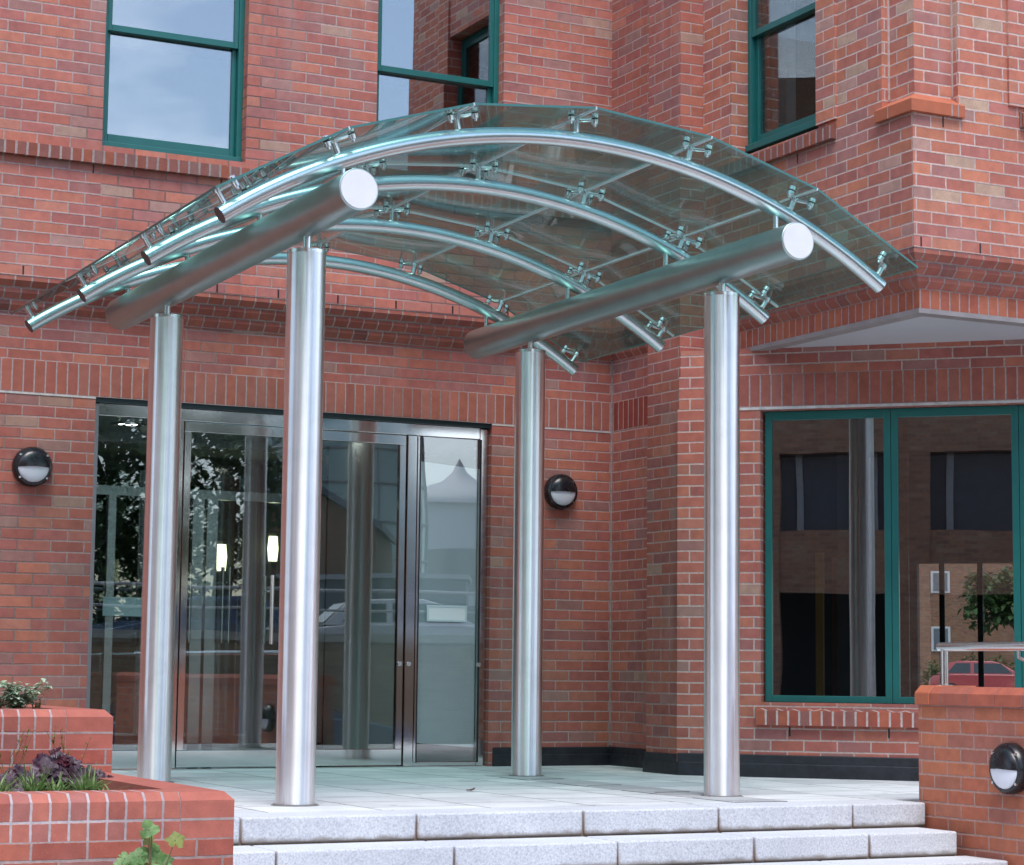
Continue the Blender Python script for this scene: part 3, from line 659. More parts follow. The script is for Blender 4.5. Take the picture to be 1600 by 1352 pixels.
def leaf(xa, xb, hinge_left):
    m = MB(); y0, y1 = YS + .004, YS + .050
    m.box(xa, xb, y0, y1, .012, .128); m.box(xa, xb, y0, y1, 2.318, 2.388)
    sw = .05 if True else 0
    if hinge_left: m.box(xa, xa + sw, y0, y1, .128, 2.318)
    else: m.box(xb - sw, xb, y0, y1, .128, 2.318)
    L = m.build('door', 'mirror', ES, origin=((xa + xb) / 2, y0, 0), bevel=.003)
    m = MB(); m.box(xa + (.05 if hinge_left else 0), xb - (0 if hinge_left else .05), y0 + .018, y0 + .028, .128, 2.318); m.build('pane', 'glass_door', L)
    hx = xb - .165 if hinge_left else xa + .165
    for yo in (-.055, .10):
        m = MB(); m.tube([(hx, y0 + yo, .86), (hx, y0 + yo, 1.34)], .015, 12)
        for z in (.97, 1.23): m.tube([(hx, y0 + yo, z), (hx, y0 + .024, z)], .008, 8)
        m.build('pull_handle', 'screw', L, smooth=40)
leaf(-3.347, -2.535, True); leaf(-2.527, -1.668, False)
for x, z in ((-1.628, .735), (-1.067, .735), (-1.70, .735)):
    m = MB(); m.lathe([(.0, -.012), (.016, -.012), (.016, .004), (.0, .004)], Matrix.Translation((x, YS - .012, z)) @ Matrix.Rotation(R_(90), 4, 'X'), 14)
    m.build('lock_cylinder', 'screw', ES, smooth=40)
m = MB(); m.box(-3.95, -1.05, -.02, .25, -.01, .006); m.build('threshold', 'mirror', ES)
# lobby behind
m = MB(); m.box(-4.4, -4.3, .28, 6, -.02, 2.6); m.box(-.62, -.5, .28, 6, -.02, 2.6); m.build('interior_wall', 'room_wall', B)
m = MB(); m.box(-4.4, -.5, 6, 6.1, -.02, 2.6); m.build('interior_wall', 'room_back', B)
m = MB(); m.box(-4.4, -.5, .11, 6, 2.455, 2.5); m.build('interior_ceiling', 'ceiling', B)
m = MB(); m.box(-4.4, -.5, .11, 6, -.05, .003); m.build('interior_floor', 'room_floor', B)
m = MB(); m.prism([(-1.558, .17), (-1.078, .135), (-1.078, 2.175), (-1.558, 2.21)], lambda p, k: (p[0], YS + (.034, .04)[k], p[1])); m.build('frosted_panel', 'frost', ES)
m = MB(); m.box(-1.655, -1.60, .16, 1.58, .003, 2.45); m.build('white_pier', 'white_board', B)
# inner glazed screen
YI = 1.60
m = MB()
for xa, xb in ((-4.3, -4.22), (-3.42, -3.36), (-2.755, -2.665), (-2.640, -2.555), (-1.74, -1.66)): m.box(xa, xb, YI, YI + .06, .003, 1.98)
m.box(-4.3, -1.6, YI, YI + .06, 1.98, 2.05); m.box(-4.3, -1.6, YI, YI + .05, 2.38, 2.455); m.box(-4.3, -1.6, YI, YI + .05, .004, .12)
IS = m.build('inner_screen', 'steel', B, origin=(-2.7, YI, 0))
m = MB(); m.box(-4.22, -1.66, YI + .02, YI + .028, .12, 2.38); m.build('pane', 'glass_low', IS)
for x in (-2.845, -2.785, -2.525, -2.47):
    m = MB(); m.tube([(x, YI - .06, .88), (x, YI - .06, 1.46)], .015, 10)
    for z in (1.0, 1.34): m.tube([(x, YI - .06, z), (x, YI + .02, z)], .008, 8)
    m.build('pull_handle', 'screw', IS, smooth=40)
# room behind the 45 degree window: posts, far wall with a glazed opening to the yard
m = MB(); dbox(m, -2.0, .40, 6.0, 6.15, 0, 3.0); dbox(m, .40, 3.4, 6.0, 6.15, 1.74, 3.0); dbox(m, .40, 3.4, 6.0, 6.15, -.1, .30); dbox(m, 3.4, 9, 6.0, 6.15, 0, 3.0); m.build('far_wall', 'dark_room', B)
m = MB()
for u in (.63, .98, 1.42, 2.1): dbox(m, u - .025, u + .025, 5.98, 6.0, .30, 1.74)
m.build('far_mullion', 'gasket', B)
m = MB(); dbox(m, .1, 8, .35, 6.0, -.06, -.02); m.build('interior_floor', 'brown_panel', B)
m = MB(); m.prism([(.1, .35), (8, .35), (8, 6.0), (-1.4, 6.0), (-1.4, 1.85)], lambda p, k: dpt(p[0], (2.75, 2.80)[k], p[1])); m.build('interior_ceiling', 'room_back', B)
m = MB(); m.box(.315, .35, -1.62, 5.0, -.02, 2.9); m.build('interior_wall', 'room_back', B)
m = MB(); dbox(m, .165, .222, 2.0, 2.06, -.02, 1.62); m.build('timber_post', 'orange_post', B)
m = MB(); dbox(m, .24, .33, 2.3, 2.34, -.02, 1.6); dbox(m, .58, .75, 2.9, 2.94, -.02, 2.7); m.build('wall_panel', 'brown_panel', B)
m = MB(); dbox(m, .352, .512, 1.9, 2.05, -.02, 2.75); m.build('interior_column', 'dk_post', B)
m = MB(); dbox(m, .514, .572, 1.93, 2.0, -.02, 2.75); m.build('grey_post', 'grey_strip', B)

# lamps seen through the glass
def sconce(x, y, z0, z1, label):
    t = thing('wall_sconce', label, 'lamp', (x, y, z0 - .12), 'lit lamps in the lobby')
    m = MB(); h = z1 - z0; m.lathe([(.0, z0), (.036, z0), (.046, z0 + h * .5), (.036, z1), (.0, z1)], Matrix.Translation((x, y, 0)), 20); m.build('lamp_shade', 'sconce_lit', t, smooth=40)
    m = MB(); m.box(x - .02, x + .02, y - .02, y + .02, z0 - .12, z0 - .003); m.box(x - .03, x + .03, y + .02, y + .05, z0 - .14, z1 + .03); m.build('bracket', 'steel_dk', t)
sconce(-2.03, 3.0, 1.50, 1.72, 'tall glowing cream lobby lamp left of the front column, behind the door glass')
sconce(-1.575, 3.0, 1.595, 1.805, 'glowing cream lobby lamp half hidden by the edge of the front column')
m = MB(); m.box(-1.9, -1.86, 3.06, 3.12, .0, 2.3); m.box(-2.2, -1.3, 3.06, 3.10, 0, 2.42); o = m.build('lobby_partition', 'room_back', B)
def downlight(x, y, label):
    t = thing('ceiling_downlight', label, 'lamp', (x, y, 2.455), 'lobby downlights')
    m = MB(); m.lathe([(.125, 2.455), (.125, 2.447), (.10, 2.444), (.09, 2.452)], Matrix.Translation((x, y, 0)), 24); m.build('rim', 'steel_dk', t, smooth=40)
    m = MB()
    for k in range(5): m.lathe([(0, 2.450), (.016, 2.450), (.016, 2.4535), (0, 2.4535)], Matrix.Translation((x + .055 * math.cos(k * 1.257), y + .055 * math.sin(k * 1.257), 0)), 8)
    m.build('bulb', 'downlight', t)
downlight(-3.47, 1.0, 'round ceiling downlight at the top of the left side pane of the entrance')
downlight(-1.72, 1.0, 'round ceiling downlight near the top right of the entrance doors')
t = thing('louvre_light', 'ceiling light of three rows of small bright cells seen in the upper left window', 'lamp', (-2.24, 3.0, 5.6))
m = MB()
for x, y in [(-2.375, 2.806), (-2.305, 2.812), (-2.239, 2.822), (-2.173, 2.831), (-2.435, 3.0), (-2.363, 3.007), (-2.3, 3.007), (-2.229, 3.014), (-2.166, 3.015), (-2.103, 3.015), (-2.43, 3.2), (-2.356, 3.2), (-2.282, 3.197), (-2.221, 3.188), (-2.154, 3.19), (-2.089, 3.186)]:
    m.box(x - .016, x + .016, y - .05, y + .05, 5.596, 5.604)
m.build('light_cell', 'lumin', t)
m = MB(); m.box(-2.47, -2.05, 2.72, 3.3, 5.606, 5.62); m.build('tray', 'dark_room', t)

# notices on the side panes
def notice(xa, xb, za, zb, y, label, mat):
    t = thing('notice_holder', label, 'sign', ((xa + xb) / 2, y, za))
    m = MB(); f = .016
    m.box(xa, xb, y - .008, y, za, za + f); m.box(xa, xb, y - .008, y, zb - f, zb); m.box(xa, xa + f, y - .008, y, za + f, zb - f); m.box(xb - f, xb, y - .008, y, za + f, zb - f); m.build('holder_frame', 'perspex', t, bevel=.002)
    m = MB(); m.box(xa + f, xb - f, y - .005, y - .002, za + f, zb - f); m.build('paper', mat, t)
notice(-1.482, -1.158, 1.043, 1.163, YS + .018, 'white notice in a clear frame fixed to the narrow right side pane', 'paper')
notice(-3.86, -3.56, 1.035, 1.165, YS + .12, 'dim blue grey notice in a frame behind the left side pane', 'perspex')

# ------------------------------------------------------------------ round wall lamps
def bulkhead(loc, rot, label):
    t = thing('bulkhead_lamp', label, 'lamp', loc, 'round half shaded wall lamps')
    t.rotation_euler = rot; WL[t.name] = Vector((0, 0, 0))
    # local frame: face looks along -y
    F = Matrix.Rotation(R_(90), 4, 'X')
    m = MB(); m.lathe([(.0, 0), (.132, 0), (.134, .012), (.132, .045), (.122, .060), (.108, .064), (.106, .058)], F, 40); m.build('housing', 'lamp_black', t, smooth=35)
    # opal bowl below, black visor above (angles measured in the lamp's face)
    def cap(r0_, h, a0, a1): return [(r0_ * math.cos(q), .058 + h * math.sin(q)) for q in [i * PI / 2 / 7 for i in range(8)]], a0, a1
    pr, a0, a1 = cap(.106, .034, PI, 2 * PI); m = MB(); m.lathe(pr, F, 28, a0=a0, a1=a1); m.build('diffuser', 'diffuser', t, smooth=60)
    pr, a0, a1 = cap(.110, .044, R_(-3), PI + R_(3)); m = MB(); m.lathe(pr, F, 28, a0=a0, a1=a1)
    m.box(-.110, .110, -.064, -.058, -.008, .004); m.build('visor', 'lamp_black', t, smooth=60)
    for a in (40, 140, 220, 320):
        m = MB(); m.lathe([(0, .066), (.008, .066), (.008, .055)], F @ Matrix.Translation((.118 * math.cos(R_(a)), .118 * math.sin(R_(a)), 0)), 10); m.build('screw', 'screw', t, smooth=40)
    return t
bulkhead((-4.424, 0, 2.01), (0, 0, 0), 'round black and white wall lamp on the brick left of the entrance screen')
bulkhead((-.431, 0, 2.03), (0, 0, 0), 'round black and white wall lamp between the back right column and the corner')
bulkhead((-.62, -5.378, .217), (0, 0, R_(-90)), 'round black and white wall lamp on the low wall beside the steps')

# ------------------------------------------------------------------ canopy
CX, RAD = -2.666, 3.504
CN = thing('glass_canopy', 'arched glass canopy on four brushed steel columns over the entrance', 'canopy', (CX, -2.5, 0))
AY = [-4.356, -3.161, -1.907, -.690]
AZ = [3.509, 3.493, 3.477, 3.461]
CW = WL[CN.name]
# columns
cols = {'FL': (-4.0, -3.87, 2.872), 'FR': (-1.40, -3.80, 2.885), 'BL': (-4.012, -1.56, 2.855), 'BR': (-1.402, -1.39, 2.860)}
for kk, (x, y, zt) in cols.items():
    zt -= .014
    m = MB(); seg = 56
    m.lathe([(.0, 0), (.1015, 0), (.1015, .008), (.1015, zt - .012), (.1015, zt), (0, zt)], Matrix.Translation((x, y, 0)), seg)
    c = m.build('column', 'steel_col', CN, origin=(x, y, 0), smooth=30)
    m = MB(); m.lathe([(.100, .0005), (.124, .0008), (.1125, .0065), (.1016, .0075)], Matrix.Translation((x, y, 0)), 40); m.build('base_seal', 'sealant', c, smooth=40)
    m = MB(); m.lathe([(.1022, zt - .016), (.1030, zt - .016), (.1030, zt + .002), (.1, zt + .003), (.0, zt + .003)], Matrix.Translation((x, y, 0)), seg); m.build('column_cap', 'steel', c, smooth=30)
    m = MB(); m.tube([(x, y, zt), (x, y, zt + .14)], .021, 20); m.build('pin', 'steel', c, smooth=40)
BR_ = .106
def zbeam(y): return 3.0525 - .0131 * (y + 4.58)
for x in (-4.005, -1.398):
    ya, yb = -4.575, -.545
    m = MB(); prof = [(.0, 0), (BR_ - .004, 0), (BR_, .004)] ; L = yb - ya
    T = Matrix.Translation((x, ya, zbeam(ya))) @ Matrix.Rotation(R_(-90) - .0131, 4, 'X')
    m.lathe([(0, 0), (BR_ - .003, 0), (BR_, .003), (BR_, L - .003), (BR_ - .003, L), (0, L)], T, 48)
    bm_ = m.build('beam', 'steel_beam', CN, origin=(x, ya, zbeam(ya)), smooth=35)
    m = MB(); m.lathe([(0, -.005), (BR_ - .009, -.005), (BR_ - .0075, -.003), (BR_ - .008, .002), (0, .002)], T, 48); m.build('end_cap', 'white_cap', bm_, smooth=35)
def arcp(r, a, y, z): return Vector((CX + r * math.sin(a), y, z - RAD + r * math.cos(a)))
A_END = R_(34.45)
for y, z in zip(AY, AZ):
    m = MB(); m.tube([arcp(RAD, -A_END + 2 * A_END * i / 72, y, z) for i in range(73)], .0445, 24)
    ar = m.build('arch_rib', 'steel_tube', CN, origin=(CX, y, z), smooth=40)
    for sg in (-1, 1):
        p = arcp(RAD, sg * A_END, y, z); m = MB(); m.lathe([(0, -.004), (.0440, -.004), (.0446, .0), (.0440, .0012), (0, .0012)], Matrix.Translation(p) @ Matrix.Rotation(sg * (A_END + PI / 2), 4, 'Y'), 24); m.build('end_disc', 'cap_dark', ar, smooth=40)
for x in (-4.005, -1.398):
    for y, z in zip(AY, AZ):
        a = math.asin((x - CX) / RAD); zt = z - RAD + RAD * math.cos(a)
        m = MB(); m.tube([(x, y, zbeam(y) + BR_ * .93), (x, y, zt - .03)], .015, 16); m.build('bracket', 'steel_tube', CN, origin=(x, y, zt), smooth=40)
# spider fittings with their glass bolts
GR = RAD + .118          # underside of the glass
JA = [R_(11.33 * j) for j in range(-3, 4)]
def bolt_mesh():
    m = MB(); m.lathe([(0, -.012), (.009, -.012), (.009, 0), (.019, .002), (.020, .026), (.018, .028), (0, .028)], Matrix.Identity(4), 16, mi=0)
    m.lathe([(.0165, .028), (.0165, .034)], Matrix.Identity(4), 16, mi=1); m.lathe([(.019, .034), (.0195, .040), (.0195, .056), (.014, .060), (0, .060)], Matrix.Identity(4), 16, mi=0)
    return m
proto_bolt = None
protos = {}
AOFF = .072
def spider(key, arms):
    """local frame: x tangent, y along the canopy, z outward; foot on top of the rib at z = .042"""
    m = MB(); m.tube([(0, 0, .040), (0, 0, .112)], .0165, 16); m.lathe([(0, .100), (.024, .100), (.024, .118), (0, .118)], Matrix.Identity(4), 16)
    for sx, sy in arms:
        m.tube([(0, 0, .107), (sx * AOFF * .6, sy * AOFF * .6, .105), (sx * AOFF, sy * AOFF, .106)], [.011, .009, .0085], 8)
    return m
first_sp = {}
for i, (y, z) in enumerate(zip(AY, AZ)):
    for j, a in enumerate(JA):
        sxs = (-1, 1) if 0 < j < 6 else ((1,) if j == 0 else (-1,))
        sys_ = (-1,) if i == 0 else ((1,) if i == 3 else (-1, 1))
        arms = [(sx, sy) for sx in sxs for sy in sys_]; key = tuple(arms)
        aa = a if 0 < j < 6 else math.copysign(R_(33.6), a)
        P = Vector((CX + RAD * math.sin(aa), y, z - RAD + RAD * math.cos(aa)))
        if key not in first_sp:
            WL['__tmp'] = CW
            o = spider(key, arms).build('spider_fitting', 'steel', None, smooth=40); o.parent = CN
            first_sp[key] = o; WL[o.name] = Vector((0, 0, 0))
            for sx, sy in arms:
                if proto_bolt is None:
                    bo = bolt_mesh().build('glass_bolt', ['steel', 'gasket'], None, smooth=40); proto_bolt = bo
                else:
                    bo = proto_bolt.copy(); COL.objects.link(bo)
                bo.parent = o; bo.location = (sx * AOFF, sy * AOFF, .108 - .030)
            o.location = P - CW; o.rotation_euler = (0, aa, 0)
        else:
            src = first_sp[key]
            o = src.copy(); COL.objects.link(o); o.parent = CN; o.location = P - CW; o.rotation_euler = (0, aa, 0)
            for ch in list(src.children):
                c = ch.copy(); COL.objects.link(c); c.parent = o; c.location = ch.location
# glass panes: flat facets between the joint lines
ZS = lambda y: 3.509 - .0131 * (y + 4.356)
VB = [-4.356 - .22, AY[1], AY[2], AY[3] + .075]
angs = [R_(-35.0)] + JA[1:-1] + [R_(35.0)]
def gp(a, y, r): zc = ZS(y); return Vector((CX + r * math.sin(a), y, zc - RAD + r * math.cos(a)))
for k in range(3):
    for j in range(6):
        a0, a1 = angs[j], angs[j + 1]; ya, yb = VB[k], VB[k + 1]; gapa = .004 / GR; gy = .004
        A0, A1 = a0 + gapa * (j > 0), a1 - gapa * (j < 5); Y0, Y1 = ya + gy * (k > 0), yb - gy * (k < 2)
        lo = [gp(A0, Y0, GR), gp(A1, Y0, GR), gp(A1, Y1, GR), gp(A0, Y1, GR)]; hi = [gp(A0, Y0, GR + .012), gp(A1, Y0, GR + .012), gp(A1, Y1, GR + .012), gp(A0, Y1, GR + .012)]
        m = MB(); v = [m.bm.verts.new(p) for p in lo + hi]
        for q, mi in (((3, 2, 1, 0), 0), ((4, 5, 6, 7), 0), ((0, 1, 5, 4), 1), ((1, 2, 6, 5), 1), ((2, 3, 7, 6), 1), ((3, 0, 4, 7), 1)):
            f = m.bm.faces.new([v[t_] for t_ in q]); f.material_index = mi
        m.build('glass_pane', ['roof_glass', 'edge_glass'], CN, origin=gp((a0 + a1) / 2, (ya + yb) / 2, GR), recalc=False)
for a in angs[1:-1]:
    m = MB(); h = .0050 / GR
    m.loft([[gp(a - h, y, GR - .003), gp(a + h, y, GR - .003), gp(a + h, y, GR + .013), gp(a - h, y, GR + .013)] for y in (VB[0], VB[-1])]); m.build('glazing_seal', 'seal', CN)
for y in VB[1:-1]:
    m = MB(); m.loft([[gp(a, y - .005, GR - .002), gp(a, y + .005, GR - .002), gp(a, y + .005, GR + .0125), gp(a, y - .005, GR + .0125)] for a in angs]); m.build('glazing_seal', 'seal', CN)

# ------------------------------------------------------------------ planters, low wall, handrail
def planter(y0, y1, ztop, label, wm, cm, loc_z=-.86):
    XL, XR_ = -9.5, -5.03; wt = .225; zc = ztop - .15
    t = thing('brick_planter', label, 'planter', ((XL + XR_) / 2, (y0 + y1) / 2, loc_z), 'stepped brick planters')
    m = MB()
    m.box(XL, XR_, y0, y0 + wt, loc_z, zc); m.box(XR_ - wt, XR_, y0 + wt, y1, loc_z, zc)
    m.build('planter_wall', wm, t)
    ch, cr = .034, .034
    m = MB()     # coping: bricks on edge with a chamfered arris, long specials at the corner
    prof = [(0, zc), (0, ztop), (ch, ztop + cr), (wt, ztop + cr), (wt, zc)]
    m.prism(prof, lambda p, k: ((XL, XR_ - .228)[k], y0 + p[0], p[1])); m.build('coping', cm, t)
    m = MB(); m.loft([[Vector((XR_ - .2265, y0 + p[0], p[1])) for p in prof], [Vector((XR_ - p[0], y0 + p[0], p[1])) for p in prof], [Vector((XR_ - p[0], y1, p[1])) for p in prof]])
    m.build('corner_coping', 'coping_plain', t)
    m = MB(); m.box(XR_ - .2278, XR_ - .2267, y0 + .001, y0 + .2, zc, ztop - .002); m.box(XR_ - .2265, XR_ + .0006, y0 - .0006, y0 + .1, zc + .070, zc + .080); m.box(XR_ - .0005, XR_ + .0006, y0 + .1, y1, zc + .070, zc + .080); m.build('mortar_line', 'mortar_grey', t)
    m = MB(); n = 26; zs = {}
    for i in range(n + 1):
        for j in range(9): zs[i, j] = ztop - .03 + random.uniform(-.018, .018)
    xs = [XL + (XR_ - wt - XL) * i / n for i in range(n + 1)]; ys = [y0 + wt + (y1 - y0 - wt) * j / 8 for j in range(9)]
    vv = {(i, j): m.bm.verts.new((xs[i], ys[j], zs[i, j])) for i in range(n + 1) for j in range(9)}
    for i in range(n):
        for j in range(8): m.bm.faces.new([vv[i, j], vv[i + 1, j], vv[i + 1, j + 1], vv[i, j + 1]])
    m.build('soil', 'soil', t, smooth=60)
    return t
planter(-5.84, -4.10, .155, 'low front brick planter with purple leaves and grass beside the steps', 'brick_planter', 'coping')
planter(-4.098, -.002, .450, 'taller rear brick planter standing against the brick facade', 'brick_planter_rear', 'coping_rear')
cw = thing('brick_cheek_wall', 'low brick wall with sloped coping at the right of the steps, carrying the handrail', 'wall', (-.45, -7.2, -.86))
X0, X1, YA, YB = -.62, -.28, -10.5, -4.585
m = MB(); m.box(X0, X1, YA, YB, -.86, .531); m.build('wall_body', 'brick_wall', cw)
m = MB(); prof = [(X0 - .012, .532), (X0 - .012, .594), (X0 + .025, .631), (X1 - .03, .631), (X1 + .012, .594), (X1 + .012, .532)]
m.prism(prof, lambda p, k: (p[0], (YA, YB - .118)[k], p[1])); m.build('coping', 'coping_wall', cw)
m = MB(); prof2 = [(X0 - .018, .531), (X0 - .018, .597), (X0 + .022, .637), (X1 - .03, .637), (X1 + .016, .597), (X1 + .016, .531)]
m.prism(prof2, lambda p, k: (p[0], (YB - .114, YB + .012)[k], p[1])); m.build('end_coping', 'terracotta', cw, bevel=.006)
hr = thing('steel_handrail', 'brushed steel handrail on a short post above the low brick wall', 'handrail', (-.46, -4.62, .631))
m = MB(); m.tube([(-.46, -4.572, .850), (-.46, -10.3, .850)], .0245, 20); m.build('rail', 'steel', hr, smooth=40)
for y in (-4.615, -6.6, -8.6):
    m = MB(); m.tube([(-.46, y, .632), (-.46, y, .832)], .022, 18); p_ = m.build('post', 'steel', hr, smooth=40)
    m = MB(); m.lathe([(0, .632), (.05, .632), (.05, .640), (.03, .644), (0, .644)], Matrix.Translation((-.46, y, 0)), 20); m.build('flange', 'screw', p_, smooth=40)
m = MB(); m.tube([(-.46, -5.24, .830), (-.46, -5.24, .79), (-.40, -5.24, .77)], .010, 8); m.build('rail_bracket', 'steel', hr, smooth=40)

# ------------------------------------------------------------------ plants
rnd = random.Random(4)
def leaf_fan(mb, base, direc, L, Wd_, lobes=0, droop=.3, mi=0, cup=.15, seg=5):
    """a leaf as a small curved grid with an outline that may be lobed"""
    d = Vector(direc).normalized(); side = d.cross(Vector((0, 0, 1)))
    if side.length < 1e-3: side = Vector((1, 0, 0))
    side.normalize(); n = side.cross(d).normalized(); base = Vector(base)
    mid, lf, rt = [], [], []
    for i in range(seg + 1):
        t = i / seg; w_ = math.sin(PI * min(1, t * .92 + .04)) ** .7
        if lobes: w_ *= 1 + .22 * math.cos(t * PI * lobes * 2)
        c = base + d * (L * t) - Vector((0, 0, droop * L * t * t))
        mid.append(mb.bm.verts.new(c)); lf.append(mb.bm.verts.new(c + side * (w_ * Wd_ / 2) + n * cup * Wd_ * w_)); rt.append(mb.bm.verts.new(c - side * (w_ * Wd_ / 2) + n * cup * Wd_ * w_))
    for i in range(seg):
        for a, b in ((mid, lf), (rt, mid)):
            f = mb.bm.faces.new([a[i], a[i + 1], b[i + 1], b[i]]); f.material_index = mi
def round_leaf(mb, c, n, r, lobes=5, mi=0, cup=.12, rot=0., ruffle=.10):
    n = Vector(n).normalized(); a = n.orthogonal().normalized(); b = n.cross(a); c = Vector(c)
    vc = mb.bm.verts.new(c - n * cup * r); K = 30; v1, vs = [], []
    ph = rnd.uniform(0, 6); fold = rnd.uniform(-.25, .35)
    for k in range(K):
        t = 2 * PI * k / K + rot; rr = r * (1 + .15 * math.cos(lobes * t) + .05 * math.cos(3 * lobes * t) + .04 * rnd.uniform(-1, 1)); rr *= .5 if k in (0,) else 1
        dirv = a * math.cos(t) + b * math.sin(t)
        bend = n * (fold * r * math.sin(t) ** 2)
        v1.append(mb.bm.verts.new(c + dirv * rr * .55 + bend * .3))
        vs.append(mb.bm.verts.new(c + dirv * rr + bend + n * (ruffle * r * math.sin(lobes * 2 * t + ph) + .08 * r * math.sin(2 * t + ph))))
    for k in range(K):
        q = (k + 1) % K
        for f in (mb.bm.faces.new([vc, v1[k], v1[q]]), mb.bm.faces.new([v1[k], vs[k], vs[q], v1[q]])): f.material_index = mi
def heuchera(x, y, z, s, nl, label, up=.75, ls=.042):
    t = thing('purple_heuchera', label, 'plant', (x, y, z), 'purple leaved plants in the front planter')
    m = MB(); ms = MB()
    for i in range(nl):
        a = rnd.uniform(0, 2 * PI); q = rnd.random() ** .55; rad = s * q; h = s * up * (.25 + .85 * (1 - q ** 1.6)) * rnd.uniform(.7, 1.1)
        c = Vector((x + rad * math.cos(a), y + rad * math.sin(a) * .7, z + max(.02, h)))
        n = Vector((math.cos(a) * .7 * q + rnd.uniform(-.5, .5), math.sin(a) * .5 * q - .55 + rnd.uniform(-.5, .4), .75 + rnd.uniform(-.3, .3)))
        wine = rnd.random() < .28
        round_leaf(m, c, n, ls * rnd.uniform(.55, .8) if wine else ls * rnd.uniform(.75, 1.25), 5 if not wine else 7, 1 if wine else 0, .22, rnd.uniform(0, 6), .28 if wine else .12)
        ms.tube([(x, y, z), (x + rad * .5 * math.cos(a), y + rad * .35 * math.sin(a), z + h * .7), c], .0018, 5)
    m.build('foliage', ['purple_leaf', 'wine_leaf'], t, smooth=70); ms.build('stem', 'wine_leaf', t)
heuchera(-5.44, -4.62, .135, .15, 60, 'largest dark purple heuchera, taller clump in the middle of the front planter', 1.05, .046)
heuchera(-5.27, -4.60, .135, .13, 46, 'wine edged purple heuchera at the right end of the front planter', .55, .030)
heuchera(-5.62, -4.66, .135, .12, 40, 'low purple heuchera behind the grass at the left of the front planter', .75, .034)
def grass(x, y, z, L, nb, label, spread=1., mat='grass_blade'):
    t = thing('grass_tuft', label, 'grass', (x, y, z), 'grass tufts in the front planter')
    m = MB()
    for i in range(nb):
        a = rnd.uniform(0, 2 * PI); tilt = rnd.uniform(.15, 1.0) * spread; l_ = L * rnd.uniform(.6, 1.1); w_ = rnd.uniform(.0035, .0065)
        d = Vector((math.cos(a) * tilt, math.sin(a) * tilt, 1)).normalized(); sd_ = Vector((-math.sin(a), math.cos(a), 0)); b0 = Vector((x + rnd.uniform(-.03, .03), y + rnd.uniform(-.03, .03), z))
        prev = None
        for k in range(6):
            q = k / 5; p = b0 + d * l_ * q + Vector((math.cos(a), math.sin(a), 0)) * (tilt * l_ * .35 * q * q) - Vector((0, 0, 1)) * (l_ * .42 * tilt * q * q)
            wv = w_ * (1 - q ** 2 * .95); cur = (m.bm.verts.new(p - sd_ * wv), m.bm.verts.new(p + sd_ * wv))
            if prev: m.bm.faces.new([prev[0], prev[1], cur[1], cur[0]])
            prev = cur
    o = m.build('blade', mat, t, smooth=70); return t
grass(-5.70, -5.25, .135, .185, 80, 'fuller grass tuft left of centre in the front planter')
grass(-5.47, -5.22, .135, .165, 74, 'grass tuft near the right end of the front planter')
grass(-5.86, -5.25, .135, .17, 64, 'grass tuft at the left edge of the photo')
grass(-5.58, -5.20, .135, .13, 44, 'small grass tuft in front of the largest purple heuchera')
grass(-5.36, -5.12, .145, .13, 9, 'few thin lime blades leaning over the coping of the front planter', 1.6)
def herb(x, y, z, s, n, label, name='herb_plant', mat='herb_leaf', stems=7, ls=.2):
    t = thing(name, label, 'plant', (x, y, z)); m = MB(); ms = MB()
    for k in range(stems):
        a = rnd.uniform(0, 2 * PI); top = Vector((x + s * rnd.uniform(-.9, .9), y + s * rnd.uniform(-.5, .5), z + s * rnd.uniform(.35, 1.0)))
        b0 = Vector((x + rnd.uniform(-.03, .03), y, z)); ms.tube([b0, (b0 + top) / 2 + Vector((0, 0, .02)), top], [.003, .0025, .0015], 5)
        for i in range(n):
            q = rnd.uniform(.25, 1.05); p = b0.lerp(top, q); aa = rnd.uniform(0, 2 * PI)
            leaf_fan(m, p, (math.cos(aa), math.sin(aa) - .3, rnd.uniform(-.1, .7)), s * ls * rnd.uniform(.6, 1.2), s * ls * .55, 2, .3, 0, .1, 4)
    m.build('foliage', mat, t, smooth=70); ms.build('stem', 'stem', t)
herb(-5.40, -3.72, .465, .16, 40, 'silvery green herb spilling over the coping of the rear planter', stems=12, ls=.26)
herb(-5.50, -3.66, .465, .14, 34, 'leafy pale green herb at the left edge of the photo on the rear planter', stems=11, ls=.25)
herb(-5.275, -3.62, .47, .08, 9, 'thin yellow green weed beside the silvery herb on the rear planter', mat='yellow_leaf', stems=7, ls=.22)
def weed(x, y, z, h, label):
    t = thing('dry_weed', label, 'plant', (x, y, z)); ms = MB(); m = MB()
    for k in range(6):
        lean = Vector((rnd.uniform(-.5, .5), rnd.uniform(-.15, .1), 1)) * h * rnd.uniform(.6, 1.); p0 = Vector((x, y, z)); p1 = p0 + lean * .5 + Vector((rnd.uniform(-.03, .03), 0, 0)); p2 = p0 + lean
        ms.tube([p0, p1, p2], [.0022, .0016, .001], 5)
        for q in range(7):
            p = p1.lerp(p2, rnd.random()); leaf_fan(m, p, (rnd.uniform(-1, 1), rnd.uniform(-1, .2), rnd.uniform(-.2, .8)), .025, .009, 0, .1, 0, .05, 3)
    ms.build('stem', 'stem', t); m.build('foliage', 'yellow_leaf', t)
weed(-5.56, -4.22, .13, .34, 'dry brown weed with thin stems against the rear planter, left of the other')
weed(-5.30, -4.24, .13, .32, 'dry brown weed with thin stems against the rear planter, nearer its corner')
